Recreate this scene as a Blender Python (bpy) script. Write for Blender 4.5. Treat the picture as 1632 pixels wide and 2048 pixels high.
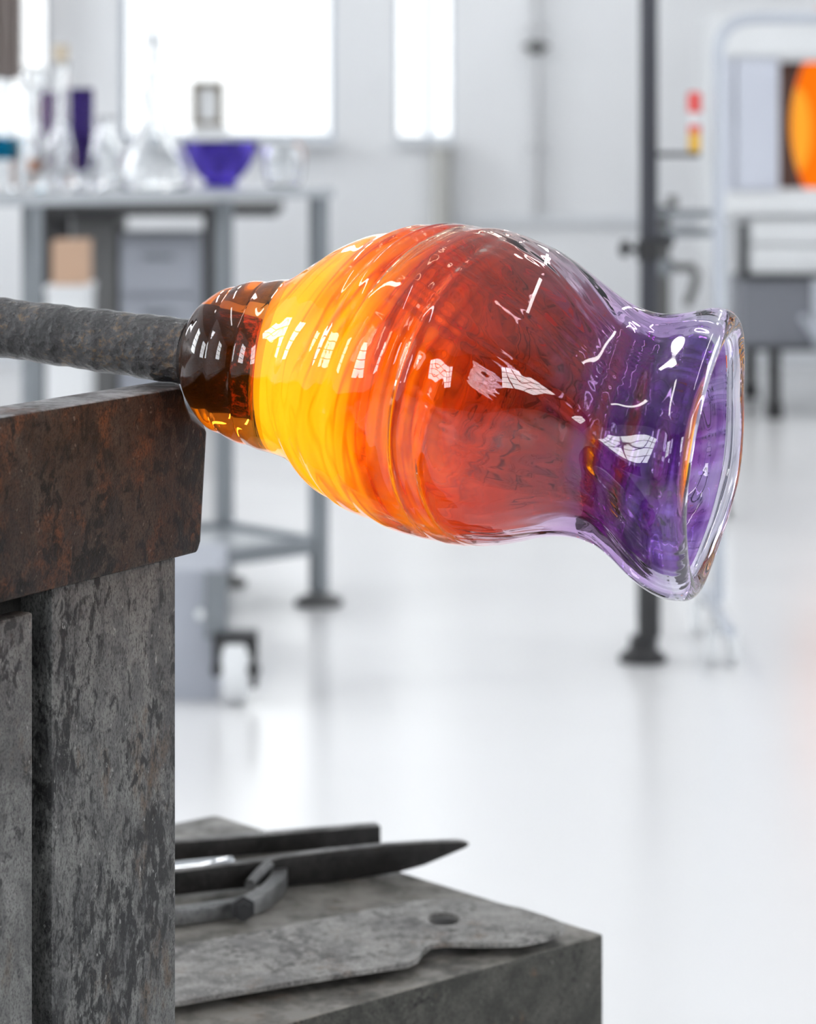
import bpy, bmesh, math, random
import numpy as np
from mathutils import Vector, Matrix

random.seed(7)
S = bpy.context.scene
COL = S.collection
for o in list(bpy.data.objects):
    bpy.data.objects.remove(o, do_unlink=True)

# ------------------------------------------------------------------ camera
F_PX, CX, HZ, EYE = 5800.0, 816.0, 200.0, 1.10      # focal length in pixels, centre column, horizon row, eye height
cam_d = bpy.data.cameras.new('camera')
cam = bpy.data.objects.new('camera', cam_d)
COL.objects.link(cam)
cam.location = (0, 0, EYE)
cam.rotation_euler = (math.radians(90), 0, 0)
cam_d.sensor_fit = 'HORIZONTAL'
cam_d.sensor_width = 24.0
cam_d.lens = F_PX / 1632.0 * 24.0
cam_d.shift_y = -(1024.0 - HZ) / 1632.0
cam_d.clip_start = 0.05
cam_d.dof.use_dof = True
cam_d.dof.focus_distance = 1.585
cam_d.dof.aperture_fstop = 8.2
S.camera = cam

# ------------------------------------------------------------------ view, world, daylight
S.view_settings.view_transform = 'Standard'
S.view_settings.look = 'None'
S.view_settings.gamma = 1.0
S.view_settings.use_curve_mapping = False
S.view_settings.exposure = -0.50
S.cycles.max_bounces = 10
S.cycles.transmission_bounces = 10
S.cycles.glossy_bounces = 6
S.cycles.diffuse_bounces = 3
S.cycles.adaptive_threshold = 0.03
S.cycles.transparent_max_bounces = 12
S.cycles.blur_glossy = 0.5
S.cycles.sample_clamp_indirect = 12.0

world = bpy.data.worlds.new('world')
S.world = world
world.use_nodes = True
wb = world.node_tree.nodes['Background']
wb.inputs['Color'].default_value = (0.985, 0.99, 1.0, 1)     # bright even overcast sky
wb.inputs['Strength'].default_value = 22.0

def portal(loc, rot, sx, sy):
    l = bpy.data.lights.new('window_portal', 'AREA')
    l.shape = 'RECTANGLE'; l.size = sx; l.size_y = sy
    l.cycles.is_portal = True
    o = bpy.data.objects.new('window_portal', l)
    o.location = loc; o.rotation_euler = rot
    COL.objects.link(o)

# ------------------------------------------------------------------ small helpers
def P(x, y, d):
    """pixel of the photograph at depth d -> world point"""
    return np.array([(x - CX) / F_PX * d, d, EYE - (y - HZ) / F_PX * d])
def PZ(x, y, z):
    """pixel on the horizontal plane of height z"""
    return P(x, y, (EYE - z) * F_PX / (y - HZ))
def PPL(x, y, p0, n):
    """pixel on the plane through p0 with normal n"""
    r = P(x, y, 1.0) - np.array([0, 0, EYE])
    c = np.array([0, 0, EYE])
    t = np.dot(np.array(p0) - c, n) / np.dot(r, n)
    return c + r * t

def nt_new(name):
    m = bpy.data.materials.new(name); m.use_nodes = True
    m.node_tree.nodes.clear()
    return m
class NT:
    def __init__(self, m): self.t = m.node_tree
    def __call__(self, typ, ins=None, **props):
        n = self.t.nodes.new(typ)
        for k, v in props.items(): setattr(n, k, v)
        for k, v in (ins or {}).items():
            s = n.inputs[k]
            if isinstance(v, bpy.types.NodeSocket): self.t.links.new(v, s)
            elif isinstance(v, bpy.types.Node): self.t.links.new(v.outputs[0], s)
            else: s.default_value = v
        return n
    def math(self, op, a, b=0.0, c=0.0, clamp=False):
        return self('ShaderNodeMath', {0: a, 1: b, 2: c}, operation=op, use_clamp=clamp).outputs[0]
    def ramp(self, fac, stops, interp='LINEAR'):
        n = self('ShaderNodeValToRGB', {0: fac}); cr = n.color_ramp; cr.interpolation = interp
        while len(cr.elements) < len(stops): cr.elements.new(0.5)
        for e, (p, c) in zip(cr.elements, stops):
            e.position = p
            e.color = (c, c, c, 1) if isinstance(c, (int, float)) else (*c[:3], 1)
        return n.outputs[0]
    def mix(self, fac, a, b, blend='MIX'):
        n = self('ShaderNodeMix', data_type='RGBA', blend_type=blend)
        for i, v in ((0, fac), (6, a), (7, b)):
            s = n.inputs[i]
            if isinstance(v, bpy.types.NodeSocket): self.t.links.new(v, s)
            elif isinstance(v, (int, float)): s.default_value = v
            else: s.default_value = (*v[:3], 1)
        return n.outputs[2]
    def out(self, sh):
        o = self.t.nodes.new('ShaderNodeOutputMaterial')
        self.t.links.new(sh.outputs[0] if isinstance(sh, bpy.types.Node) else sh, o.inputs[0])

def srgb(*c):
    return tuple(((v / 255 + 0.055) / 1.055) ** 2.4 if v > 10 else v / 255 / 12.92 for v in c)

def plain(name, col, rough=0.5, metal=0.0, var=0.06, scale=8.0, bump=0.0, coat=0.0):
    m = nt_new(name); n = NT(m)
    co = n('ShaderNodeTexCoord').outputs['Object']
    nz = n('ShaderNodeTexNoise', {'Vector': co, 'Scale': scale, 'Detail': 5.0}).outputs[0]
    c = n.mix(nz, tuple(max(0, v * (1 - var)) for v in col), tuple(min(1, v * (1 + var)) for v in col))
    b = n('ShaderNodeBsdfPrincipled', {'Base Color': c, 'Roughness': rough, 'Metallic': metal, 'Coat Weight': coat})
    if bump:
        bp = n('ShaderNodeBump', {'Height': nz, 'Strength': bump, 'Distance': 0.002})
        n.t.links.new(bp.outputs[0], b.inputs['Normal'])
    n.out(b); return m

def tinted_glass(name, col, rough=0.0, ior=1.48):
    m = nt_new(name); n = NT(m)
    co = n('ShaderNodeTexCoord').outputs['Object']
    nz = n('ShaderNodeTexNoise', {'Vector': co, 'Scale': 20.0, 'Detail': 2.0}).outputs[0]
    c = n.mix(nz, col, tuple(min(1, v * 1.08 + .01) for v in col))
    g = n('ShaderNodeBsdfGlass', {'Color': c, 'Roughness': rough, 'IOR': ior})
    n.out(g); return m

def emit(name, col, strength):
    m = nt_new(name); n = NT(m)
    n.out(n('ShaderNodeEmission', {'Color': (*col, 1), 'Strength': strength})); return m

# mesh data = (verts list, faces list)
def mk(name, geo, mat, smooth=None, bevel=0.0, segs=2):
    me = bpy.data.meshes.new(name)
    v, f = geo
    me.from_pydata([tuple(map(float, p)) for p in v], [], [tuple(q) for q in f])
    bm = bmesh.new(); bm.from_mesh(me)
    bmesh.ops.recalc_face_normals(bm, faces=bm.faces)
    if bevel:
        ed = [e for e in bm.edges if len(e.link_faces) == 2 and e.calc_face_angle(0) > 0.5]
        bmesh.ops.bevel(bm, geom=ed, offset=bevel, segments=segs, profile=0.5, affect='EDGES', clamp_overlap=True)
    bm.to_mesh(me); bm.free()
    if smooth:
        for p in me.polygons: p.use_smooth = True
        me.set_sharp_from_angle(angle=math.radians(smooth))
    me.materials.append(mat)
    return me
def root_loc(o):
    v = Vector((0, 0, 0))
    while o: v += o.location; o = o.parent
    return v
def shift(geo, off):
    return [np.array(p) - np.array(off) for p in geo[0]], geo[1]
def part(name, geo, mat, parent, smooth=None, bevel=0.0, label=None, segs=2):
    me = mk(name, shift(geo, root_loc(parent)), mat, smooth, bevel, segs)
    o = bpy.data.objects.new(name, me); COL.objects.link(o); o.parent = parent
    if label: o['label'] = label
    return o
def thing(name, label, cat, loc, group=None):
    o = bpy.data.objects.new(name, None); COL.objects.link(o)
    o.empty_display_size = 0.05
    o.location = loc; o['label'] = label; o['category'] = cat
    if group: o['group'] = group
    return o
def single(name, geo, mat, label, cat, smooth=None, bevel=0.0, group=None, segs=2):
    a = np.array(geo[0]); base = [(a[:, 0].min() + a[:, 0].max()) / 2, (a[:, 1].min() + a[:, 1].max()) / 2, a[:, 2].min()]
    me = mk(name, shift(geo, base), mat, smooth, bevel, segs)
    o = bpy.data.objects.new(name, me); COL.objects.link(o); o.location = base
    o['label'] = label; o['category'] = cat
    if group: o['group'] = group
    return o
def struct(name, geo, mat, parent=None, label=None, bevel=0.0):
    if parent is not None: return part(name, geo, mat, parent, bevel=bevel, label=label)
    me = mk(name, geo, mat, bevel=bevel)
    o = bpy.data.objects.new(name, me); COL.objects.link(o); o['kind'] = 'structure'
    if label: o['label'] = label
    return o

def box(x0, x1, y0, y1, z0, z1):
    v = [(x, y, z) for z in (z0, z1) for y in (y0, y1) for x in (x0, x1)]
    return v, [(0, 2, 3, 1), (4, 5, 7, 6), (0, 1, 5, 4), (2, 6, 7, 3), (0, 4, 6, 2), (1, 3, 7, 5)]
def extrude(poly, off):
    n = len(poly); poly = [np.array(p, float) for p in poly]; off = np.array(off, float)
    v = poly + [p + off for p in poly]
    f = [tuple(range(n)), tuple(range(2 * n - 1, n - 1, -1))]
    f += [(i, (i + 1) % n, n + (i + 1) % n, n + i) for i in range(n)]
    return v, f
def prism(xy, z0, z1):
    return extrude([(p[0], p[1], z0) for p in xy], (0, 0, z1 - z0))
def join(*gs):
    v, f = [], []
    for g in gs:
        k = len(v); v += list(g[0]); f += [tuple(i + k for i in q) for q in g[1]]
    return v, f
def obox(c, u, hl, hw, z0, z1):
    """box about c, long axis u (2-D), half length and half width"""
    u = np.array(u, float); u /= np.linalg.norm(u); w = np.array([-u[1], u[0]]); c = np.array(c[:2], float)
    return prism([c - u * hl - w * hw, c + u * hl - w * hw, c + u * hl + w * hw, c - u * hl + w * hw], z0, z1)
def lathe(prof, c, seg=40, axis=None, close=False):
    """prof: list of (r, h) ; c base point ; axis unit vector"""
    c = np.array(c, float)
    a = np.array(axis if axis is not None else (0, 0, 1), float); a /= np.linalg.norm(a)
    e1 = np.cross(a, (0, 1, 0) if abs(a[1]) < .9 else (1, 0, 0)); e1 /= np.linalg.norm(e1); e2 = np.cross(a, e1)
    v, f = [], []
    for r, h in prof:
        r = max(r, 1e-5)
        for k in range(seg):
            t = 2 * math.pi * k / seg
            v.append(c + a * h + r * (math.cos(t) * e1 + math.sin(t) * e2))
    n = len(prof)
    for i in range(n - 1 if not close else n):
        j = (i + 1) % n
        for k in range(seg):
            k2 = (k + 1) % seg
            f.append((i * seg + k, i * seg + k2, j * seg + k2, j * seg + k))
    if not close:
        f.append(tuple(range(seg))[::-1]); f.append(tuple((n - 1) * seg + k for k in range(seg)))
    return v, f
def smoothprof(pts, n=40):
    """Catmull-Rom through (r,h) points"""
    pts = [np.array(p, float) for p in pts]
    q = [2 * pts[0] - pts[1]] + pts + [2 * pts[-1] - pts[-2]]
    out = []
    m = len(pts) - 1
    for i in range(m):
        p0, p1, p2, p3 = q[i:i + 4]
        k = max(2, n // m)
        for j in range(k):
            t = j / k
            out.append(.5 * ((2 * p1) + (-p0 + p2) * t + (2 * p0 - 5 * p1 + 4 * p2 - p3) * t * t + (-p0 + 3 * p1 - 3 * p2 + p3) * t ** 3))
    out.append(pts[-1])
    return out
def tube(path, r, seg=16, caps=True):
    path = [np.array(p, float) for p in path]; n = len(path)
    rs = r if isinstance(r, (list, np.ndarray)) else [r] * n
    T = [path[min(i + 1, n - 1)] - path[max(i - 1, 0)] for i in range(n)]
    T = [t / np.linalg.norm(t) for t in T]
    up = np.array([0, 0, 1.]) if abs(T[0][2]) < .9 else np.array([1., 0, 0])
    e = np.cross(T[0], up); e /= np.linalg.norm(e)
    v, f = [], []
    for i in range(n):
        e = e - T[i] * np.dot(e, T[i]); e /= np.linalg.norm(e); b = np.cross(T[i], e)
        for k in range(seg):
            a = 2 * math.pi * k / seg
            v.append(path[i] + rs[i] * (math.cos(a) * e + math.sin(a) * b))
    for i in range(n - 1):
        for k in range(seg):
            k2 = (k + 1) % seg
            f.append((i * seg + k, i * seg + k2, (i + 1) * seg + k2, (i + 1) * seg + k))
    if caps:
        f.append(tuple(range(seg))[::-1]); f.append(tuple((n - 1) * seg + k for k in range(seg)))
    return v, f
def arc(p0, pc, p1, n=8):
    p0, pc, p1 = map(np.array, (p0, pc, p1))
    return [(1 - t) ** 2 * p0 + 2 * t * (1 - t) * pc + t * t * p1 for t in np.linspace(0, 1, n)]

# ------------------------------------------------------------------ materials
M = {}
def wall_mat():
    m = nt_new('white_paint'); n = NT(m)
    co = n('ShaderNodeTexCoord').outputs['Object']
    nz = n('ShaderNodeTexNoise', {'Vector': co, 'Scale': 1.2, 'Detail': 4.0}).outputs[0]
    c = n.mix(nz, srgb(232, 234, 237), srgb(241, 242, 244))
    b = n('ShaderNodeBsdfPrincipled', {'Base Color': c, 'Roughness': 0.7})
    n.out(b); return m
def floor_mat():
    m = nt_new('polished_floor'); n = NT(m)
    co = n('ShaderNodeTexCoord').outputs['Object']
    nz = n('ShaderNodeTexNoise', {'Vector': co, 'Scale': 0.8, 'Detail': 6.0}).outputs[0]
    fine = n('ShaderNodeTexNoise', {'Vector': co, 'Scale': 1.6, 'Detail': 2.0}).outputs[0]
    c = n.mix(nz, srgb(221, 221, 222), srgb(234, 234, 235))
    r = n.math('MULTIPLY_ADD', fine, 0.08, 0.17)
    b = n('ShaderNodeBsdfPrincipled', {'Base Color': c, 'Roughness': r})
    n.out(b); return m
M['wall'] = wall_mat(); M['floor'] = floor_mat()
M['ceil'] = plain('ceiling_paint', srgb(176, 178, 182), 0.8)  # unseen; greyed so glass and metal reflect a darker room
M['slate'] = plain('slate_wall_paint', srgb(84, 85, 88), 0.8)  # unseen rear wall, darkened to cut reflections in glass and metal
M['frame'] = plain('window_frame_paint', srgb(176, 186, 200), 0.5)
M['sill'] = plain('sill_paint', srgb(225, 228, 232), 0.5)
def pane_mat(name='window_pane', tint=(0.97, 0.985, 0.99, 1)):
    m = nt_new(name); n = NT(m)
    t = n('ShaderNodeBsdfTransparent', {'Color': tint})
    g = n('ShaderNodeBsdfGlossy', {'Roughness': 0.02})
    fr = n('ShaderNodeFresnel', {'IOR': 1.3})
    n.out(n('ShaderNodeMixShader', {0: fr, 1: t, 2: g})); return m
M['pane'] = pane_mat()
M['dimpane'] = pane_mat('dimmed_window_pane', (0.335, 0.34, 0.342, 1))     # pane tint added to dim the sky seen through the far windows
M['lamp'] = emit('lamp_diffuser', (1.0, 0.98, 0.95), 24.0)
M['lampbody'] = plain('lamp_housing', srgb(210, 212, 214), 0.4)
M['grey_steel'] = plain('grey_painted_steel', srgb(126, 131, 136), 0.45, 0.2)
M['top_steel'] = plain('table_steel', srgb(176, 180, 184), 0.35, 0.4)
M['dark_steel'] = plain('dark_steel', srgb(66, 67, 70), 0.5, 0.3)
M['black'] = plain('black_paint', srgb(38, 38, 40), 0.45)
M['pole'] = plain('charcoal_pole', srgb(58, 59, 66), 0.4, 0.3)
M['foot'] = plain('foot_rubber', srgb(90, 90, 90), 0.6)
M['card'] = plain('cardboard', srgb(196, 164, 140), 0.85)
M['cab'] = plain('cabinet_grey', srgb(170, 174, 184), 0.5)
M['cabdark'] = plain('cabinet_dark', srgb(104, 104, 104), 0.5)
M['white'] = plain('white_enamel', srgb(228, 230, 232), 0.35)
M['taupe'] = plain('taupe_cloth', srgb(158, 148, 144), 0.9)
M['clear'] = tinted_glass('clear_glass', (0.97, 0.98, 0.985))
M['indigo'] = tinted_glass('indigo_glass', (0.52, 0.46, 0.80))
M['indigo2'] = tinted_glass('dark_indigo_glass', (0.40, 0.35, 0.55))
M['dusky'] = tinted_glass('dusky_purple_glass', (0.55, 0.48, 0.60))
M['teal'] = tinted_glass('teal_glass', (0.20, 0.62, 0.74))
M['copper'] = plain('copper', srgb(190, 130, 95), 0.35, 0.6)
M['cork'] = plain('cork', srgb(205, 192, 172), 0.9)
M['brownframe'] = plain('brown_frame_wood', srgb(110, 98, 78), 0.6)
M['chrome'] = plain('polished_steel', srgb(225, 228, 230), 0.12, 0.9)
M['furn'] = plain('furnace_enamel', srgb(222, 224, 226), 0.5, 0, 0.10, 6.0)
M['furnpanel'] = plain('furnace_panel', srgb(200, 204, 216), 0.45, 0, 0.10, 4.0)
M['refract'] = plain('dark_firebrick', srgb(92, 66, 58), 0.9)
M['hot'] = emit('furnace_glow', (1.0, 0.18, 0.006), 1.55)
M['hotter'] = emit('furnace_core_glow', (1.0, 0.36, 0.03), 1.65)
M['bluegrey'] = plain('blue_grey_tube', srgb(192, 197, 206), 0.35, 0.2)
M['stainless'] = plain('stainless', srgb(205, 208, 212), 0.25, 0.6)
M['red'] = plain('red_plastic', srgb(226, 80, 76), 0.45)
M['yellow'] = plain('yellow_plastic', srgb(236, 186, 66), 0.45)
M['hookdark'] = plain('hook_iron', srgb(92, 92, 90), 0.55, 0.3)
M['conduit'] = plain('conduit_paint', srgb(206, 207, 209), 0.5)
M['riser'] = plain('riser_paint', srgb(190, 190, 186), 0.5)
M['bin'] = plain('grey_bin', srgb(116, 118, 126), 0.5)

def patina(name, base, light, dark, rust, rust_amt=0.5, spot=0.5, scale=30.0, rough=(0.35, 0.7), metal=0.45, stretch=(1, 1, 1), bump=0.5, warm=None, warm_amt=0.0, top=None):
    """worn hot-rolled steel: base tone, paler flaked islands, dark mill-scale spots, rust blooms"""
    m = nt_new(name); n = NT(m)
    co = n('ShaderNodeTexCoord').outputs['Object']
    v = n('ShaderNodeMapping', {'Vector': co, 'Scale': stretch}).outputs[0]
    L2 = lambda x, y, z: n('ShaderNodeMapping', {'Vector': v, 'Location': (x, y, z)}).outputs[0]
    nz = lambda vec, sc, dt, ro, di=0.0: n('ShaderNodeTexNoise', {'Vector': vec, 'Scale': sc, 'Detail': dt, 'Roughness': ro, 'Distortion': di}).outputs[0]
    big = nz(v, scale * .45, 6.0, .66, .5)
    mid = nz(L2(1.3, 4.2, .7), scale * 1.5, 7.0, .70, .6)
    spt = nz(L2(3.3, 1.7, 5.1), scale * 4.5, 6.0, .70, .5)
    fine = nz(L2(7.3, 2.7, 1.1), scale * 26, 3.0, .72)
    c = n.mix(n.ramp(mid, [(.40, 0), (.60, 1)]), base, light)
    if warm is not None:
        wm = n.ramp(nz(L2(5.5, .3, 8.8), scale * .6, 9.0, .66, .3), [(.46 - warm_amt * .10, 0), (.60, 1)])
        c = n.mix(wm, c, warm)
    rm = n.ramp(nz(L2(9.3, 4.7, 2.1), scale * .9, 7.0, .74), [(.58 - rust_amt * .12, 0), (.72 - rust_amt * .08, 1)])
    c = n.mix(rm, c, rust)
    dk = n.math('ADD', n.math('MULTIPLY', spt, .55), n.math('MULTIPLY', big, .45))
    blk = n.ramp(dk, [(.52 + (.5 - spot) * .2, 0), (.575 + (.5 - spot) * .2, .92)])
    c = n.mix(blk, c, dark)
    c = n.mix(n.ramp(fine, [(.36, .75), (.52, 0)]), c, dark)
    c = n.mix(n.ramp(fine, [(.60, 0), (.80, .6)]), c, light)
    chip = n.ramp(nz(L2(2.2, 9.1, 3.3), scale * 9, 4.0, .6), [(.665, 0), (.70, .6)])
    c = n.mix(chip, c, tuple(min(1, q * 1.9 + .02) for q in light))
    r = n.math('MULTIPLY_ADD', mid, (rough[1] - rough[0]) * 1.6, rough[0] - .2 * (rough[1] - rough[0]), clamp=True)
    if top is not None:      # upward faces lighter: rubbed rail, and top light painted on block and tools
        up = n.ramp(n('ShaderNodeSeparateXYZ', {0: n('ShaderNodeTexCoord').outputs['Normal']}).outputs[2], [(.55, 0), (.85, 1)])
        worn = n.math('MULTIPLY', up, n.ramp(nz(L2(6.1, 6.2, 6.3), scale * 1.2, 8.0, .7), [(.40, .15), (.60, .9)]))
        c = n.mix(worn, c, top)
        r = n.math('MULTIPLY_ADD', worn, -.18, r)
    h = n.math('ADD', n.math('MULTIPLY', spt, .6), n.math('ADD', n.math('MULTIPLY', fine, .30), n.math('MULTIPLY', blk, -.12)))
    bp = n('ShaderNodeBump', {'Height': h, 'Strength': bump, 'Distance': .0015})
    b = n('ShaderNodeBsdfPrincipled', {'Base Color': c, 'Roughness': r, 'Metallic': metal, 'Specular IOR Level': .22, 'Normal': bp.outputs[0]})
    n.out(b); return m
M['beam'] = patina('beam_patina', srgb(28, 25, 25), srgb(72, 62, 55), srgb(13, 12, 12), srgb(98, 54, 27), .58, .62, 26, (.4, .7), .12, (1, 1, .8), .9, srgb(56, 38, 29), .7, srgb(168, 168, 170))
M['post'] = patina('post_patina', srgb(72, 72, 72), srgb(112, 112, 110), srgb(34, 34, 35), srgb(92, 74, 56), .02, .58, 34, (.4, .7), .3, (1, 1, .5), .4)
M['post2'] = patina('plate_patina', srgb(84, 84, 83), srgb(118, 118, 116), srgb(40, 40, 41), srgb(90, 80, 70), .05, .57, 34, (.4, .7), .3, (1, 1, .7), .4)
M['channel'] = patina('channel_patina', srgb(26, 25, 25), srgb(44, 42, 40), srgb(13, 13, 13), srgb(70, 48, 30), .15, .5, 34, (.4, .7), .3, (1, 1, .7), .5)
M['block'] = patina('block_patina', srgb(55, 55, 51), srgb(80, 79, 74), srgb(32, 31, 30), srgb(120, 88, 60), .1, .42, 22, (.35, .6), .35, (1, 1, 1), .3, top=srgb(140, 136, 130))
M['paddle'] = patina('paddle_patina', srgb(112, 110, 108), srgb(160, 158, 155), srgb(70, 68, 66), srgb(120, 100, 84), .15, .50, 26, (.35, .6), .4, (1, 1, 1), .3)
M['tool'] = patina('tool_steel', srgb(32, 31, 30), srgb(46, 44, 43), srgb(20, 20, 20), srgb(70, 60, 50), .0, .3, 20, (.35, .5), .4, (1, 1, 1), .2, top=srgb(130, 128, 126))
M['toolbright'] = patina('worn_tool_steel', srgb(96, 96, 96), srgb(126, 126, 126), srgb(56, 56, 56), srgb(96, 88, 80), .0, .3, 20, (.25, .45), .6, (1, 1, 1), .2)

def pipe_mat():
    m = nt_new('pipe_scale'); n = NT(m)
    co = n('ShaderNodeTexCoord').outputs['Object']
    a = n('ShaderNodeTexNoise', {'Vector': co, 'Scale': 45.0, 'Detail': 8.0, 'Roughness': .7}).outputs[0]
    b = n('ShaderNodeTexNoise', {'Vector': co, 'Scale': 260.0, 'Detail': 6.0, 'Roughness': .7}).outputs[0]
    v = n('ShaderNodeTexVoronoi', {'Vector': co, 'Scale': 220.0}).outputs['Distance']
    c = n.mix(n.ramp(a, [(.42, 0), (.62, 1)]), srgb(38, 37, 39), srgb(70, 68, 70))
    gold = n.ramp(n.math('ADD', n.math('MULTIPLY', a, .5), n.math('MULTIPLY', b, .5)), [(.535, 0), (.60, 1)])
    c = n.mix(n.math('MULTIPLY', gold, .65), c, srgb(122, 98, 66))
    c = n.mix(n.ramp(b, [(.33, 1), (.45, 0)]), c, srgb(18, 17, 17))
    h = n.math('ADD', n.math('MULTIPLY', b, 1.0), n.math('MULTIPLY', v, .7))
    bp = n('ShaderNodeBump', {'Height': h, 'Strength': 1.0, 'Distance': .0022})
    r = n.math('MULTIPLY_ADD', a, .35, .10)
    n.out(n('ShaderNodeBsdfPrincipled', {'Base Color': c, 'Roughness': r, 'Metallic': .5, 'Normal': bp.outputs[0], 'Coat Weight': .45, 'Coat Roughness': .14, 'Coat Normal': bp.outputs[0]}))
    return m
M['pipe'] = pipe_mat()
def tip_mat():
    m = nt_new('pipe_tip_scale'); n = NT(m)
    co = n('ShaderNodeTexCoord').outputs['Generated']
    ob = n('ShaderNodeTexCoord').outputs['Object']
    x = n('ShaderNodeSeparateXYZ', {0: co}).outputs[0]
    a = n('ShaderNodeTexNoise', {'Vector': ob, 'Scale': 300.0, 'Detail': 6.0, 'Roughness': .75}).outputs[0]
    w = n('ShaderNodeTexNoise', {'Vector': n('ShaderNodeMapping', {'Vector': ob, 'Scale': (1.0, .3, .3)}).outputs[0], 'Scale': 160.0, 'Detail': 4.0, 'Distortion': 1.2}).outputs[0]
    k = n.math('ADD', n.math('MULTIPLY', a, .55), n.math('ADD', n.math('MULTIPLY', w, .25), n.math('MULTIPLY', x, .34)))
    c = n.ramp(k, [(.56, srgb(30, 25, 24)), (.64, srgb(58, 36, 27)), (.70, srgb(170, 74, 28)), (.80, srgb(240, 100, 24)), (.88, srgb(255, 150, 40))])
    hot = n.ramp(k, [(.64, 0.0), (.84, .35)])
    bp = n('ShaderNodeBump', {'Height': a, 'Strength': .7, 'Distance': .0012})
    n.out(n('ShaderNodeBsdfPrincipled', {'Base Color': c, 'Roughness': .5, 'Normal': bp.outputs[0], 'Emission Color': c, 'Emission Strength': hot}))
    return m
M['tip'] = tip_mat()

# ------------------------------------------------------------------ the hall
RX0, RX1, RY0, RY1, RH = -4.5, 4.5, -4.0, 12.0, 4.2
struct('floor', box(RX0 - .2, RX1 + .2, RY0 - .2, RY1 + .2, -.12, 0), M['floor'])
struct('ceiling', box(RX0 - .2, RX1 + .2, RY0 - .2, RY1 + .2, RH, RH + .12), M['ceil'])
def wall(name, a0, a1, holes, put, mat='wall'):
    """wall spanning a0..a1 along its length; holes = (a,b,z0,z1) not overlapping in a"""
    gs = []; cur = a0
    for (a, b, z0, z1) in sorted(holes):
        if a > cur: gs.append(put(cur, a, 0, RH))
        gs.append(put(a, b, 0, z0)); gs.append(put(a, b, z1, RH)); cur = b
    gs.append(put(cur, a1, 0, RH))
    return struct(name, join(*gs), M[mat])
TH = .16
put_back = lambda a, b, z0, z1: box(a, b, RY1, RY1 + TH, z0, z1)
put_rear = lambda a, b, z0, z1: box(a, b, RY0 - TH, RY0, z0, z1)
put_left = lambda a, b, z0, z1: box(RX0 - TH, RX0, a, b, z0, z1)
put_right = lambda a, b, z0, z1: box(RX1, RX1 + TH, a, b, z0, z1)
bx = lambda x: (x - CX) / F_PX * RY1
ZS = EYE - 78 / F_PX * RY1
back_holes = [(bx(-190), bx(97), ZS, 3.3), (bx(240), bx(668), ZS, 3.3), (bx(790), bx(907), ZS, 3.3)]
left_holes = [(-1.2, .2, 1.5, 3.4), (2.4, 3.8, 1.5, 3.4), (6.0, 7.4, 1.5, 3.4), (9.4, 10.8, 1.5, 3.4)]  # the farthest is an unseen extra, added to light the back wall
rear_holes = [(-2.6, -1.4, 1.6, 3.4), (1.4, 2.6, 1.6, 3.4)]
right_holes = [(-1.4, -.1, 1.7, 3.4), (2.4, 3.7, 1.7, 3.4), (7.0, 8.3, 1.7, 3.4)]  # farthest one unseen, added to brighten the back wall
wall('wall_back', RX0 - TH, RX1 + TH, back_holes, put_back)
wall('wall_front', RX0 - TH, RX1 + TH, rear_holes, put_rear, 'slate')
wall('wall_left', RY0, RY1, left_holes, put_left)
wall('wall_right', RY0, RY1, right_holes, put_right)
wn = [0]
def window(put, a, b, z0, z1, nx, nz, xs=None, depth=.05, fw=.035, mw=.02, glass='pane'):
    """frame, mullions, one pane per light; put(a,b,z0,z1,t0,t1) makes a box in the wall, t measured through it"""
    wn[0] += 1
    root = struct('window_%d' % wn[0], join(put(a, a + fw, z0, z1, .05, .05 + depth), put(b - fw, b, z0, z1, .05, .05 + depth),
                  put(a + fw, b - fw, z0, z0 + fw, .05, .05 + depth), put(a + fw, b - fw, z1 - fw, z1, .05, .05 + depth)), M['frame'])
    xs = xs or [a + fw + (b - a - 2 * fw) * i / nx for i in range(1, nx)]
    zs = [z0 + fw + (z1 - z0 - 2 * fw) * i / nz for i in range(1, nz)]
    for x in xs: part('mullion', put(x - mw / 2, x + mw / 2, z0 + fw, z1 - fw, .055, .09), M['frame'], root)
    ex = [a + fw] + [q for x in xs for q in (x - mw / 2, x + mw / 2)] + [b - fw]
    ez = [z0 + fw] + [q for z in zs for q in (z - mw / 2, z + mw / 2)] + [z1 - fw]
    for i in range(0, len(ex), 2):
        for z in zs: part('glazing_bar', put(ex[i], ex[i + 1], z - mw / 2, z + mw / 2, .06, .085), M['frame'], root)
        for j in range(0, len(ez), 2):
            part('pane', put(ex[i], ex[i + 1], ez[j], ez[j + 1], .07, .074), M[glass], root)
    return root
wb_ = lambda a, b, z0, z1, t0, t1: box(a, b, RY1 + t0, RY1 + t1, z0, z1)
wr_ = lambda a, b, z0, z1, t0, t1: box(a, b, RY0 - t1, RY0 - t0, z0, z1)
wl_ = lambda a, b, z0, z1, t0, t1: box(RX0 - t1, RX0 - t0, a, b, z0, z1)
wR_ = lambda a, b, z0, z1, t0, t1: box(RX1 + t0, RX1 + t1, a, b, z0, z1)
window(wb_, *back_holes[0], 1, 1, fw=.02, glass='dimpane')
window(wb_, *back_holes[1], 2, 1, xs=[bx(303)], fw=.02, mw=.03, glass='dimpane')
window(wb_, *back_holes[2], 2, 1, xs=[bx(857)], fw=.012, mw=.03, glass='dimpane')
for h in left_holes: window(wl_, *h, 3, 4, mw=.035)
for h in rear_holes: window(wr_, *h, 3, 4, mw=.035)
for h in right_holes: window(wR_, *h, 3, 4, mw=.035)
for (a, b, z0, z1) in back_holes: portal(((a + b) / 2, RY1 + .12, (z0 + z1) / 2), (math.radians(-90), 0, 0), b - a, z1 - z0)
for (a, b, z0, z1) in rear_holes: portal(((a + b) / 2, RY0 - .12, (z0 + z1) / 2), (math.radians(90), 0, 0), b - a, z1 - z0)
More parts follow.
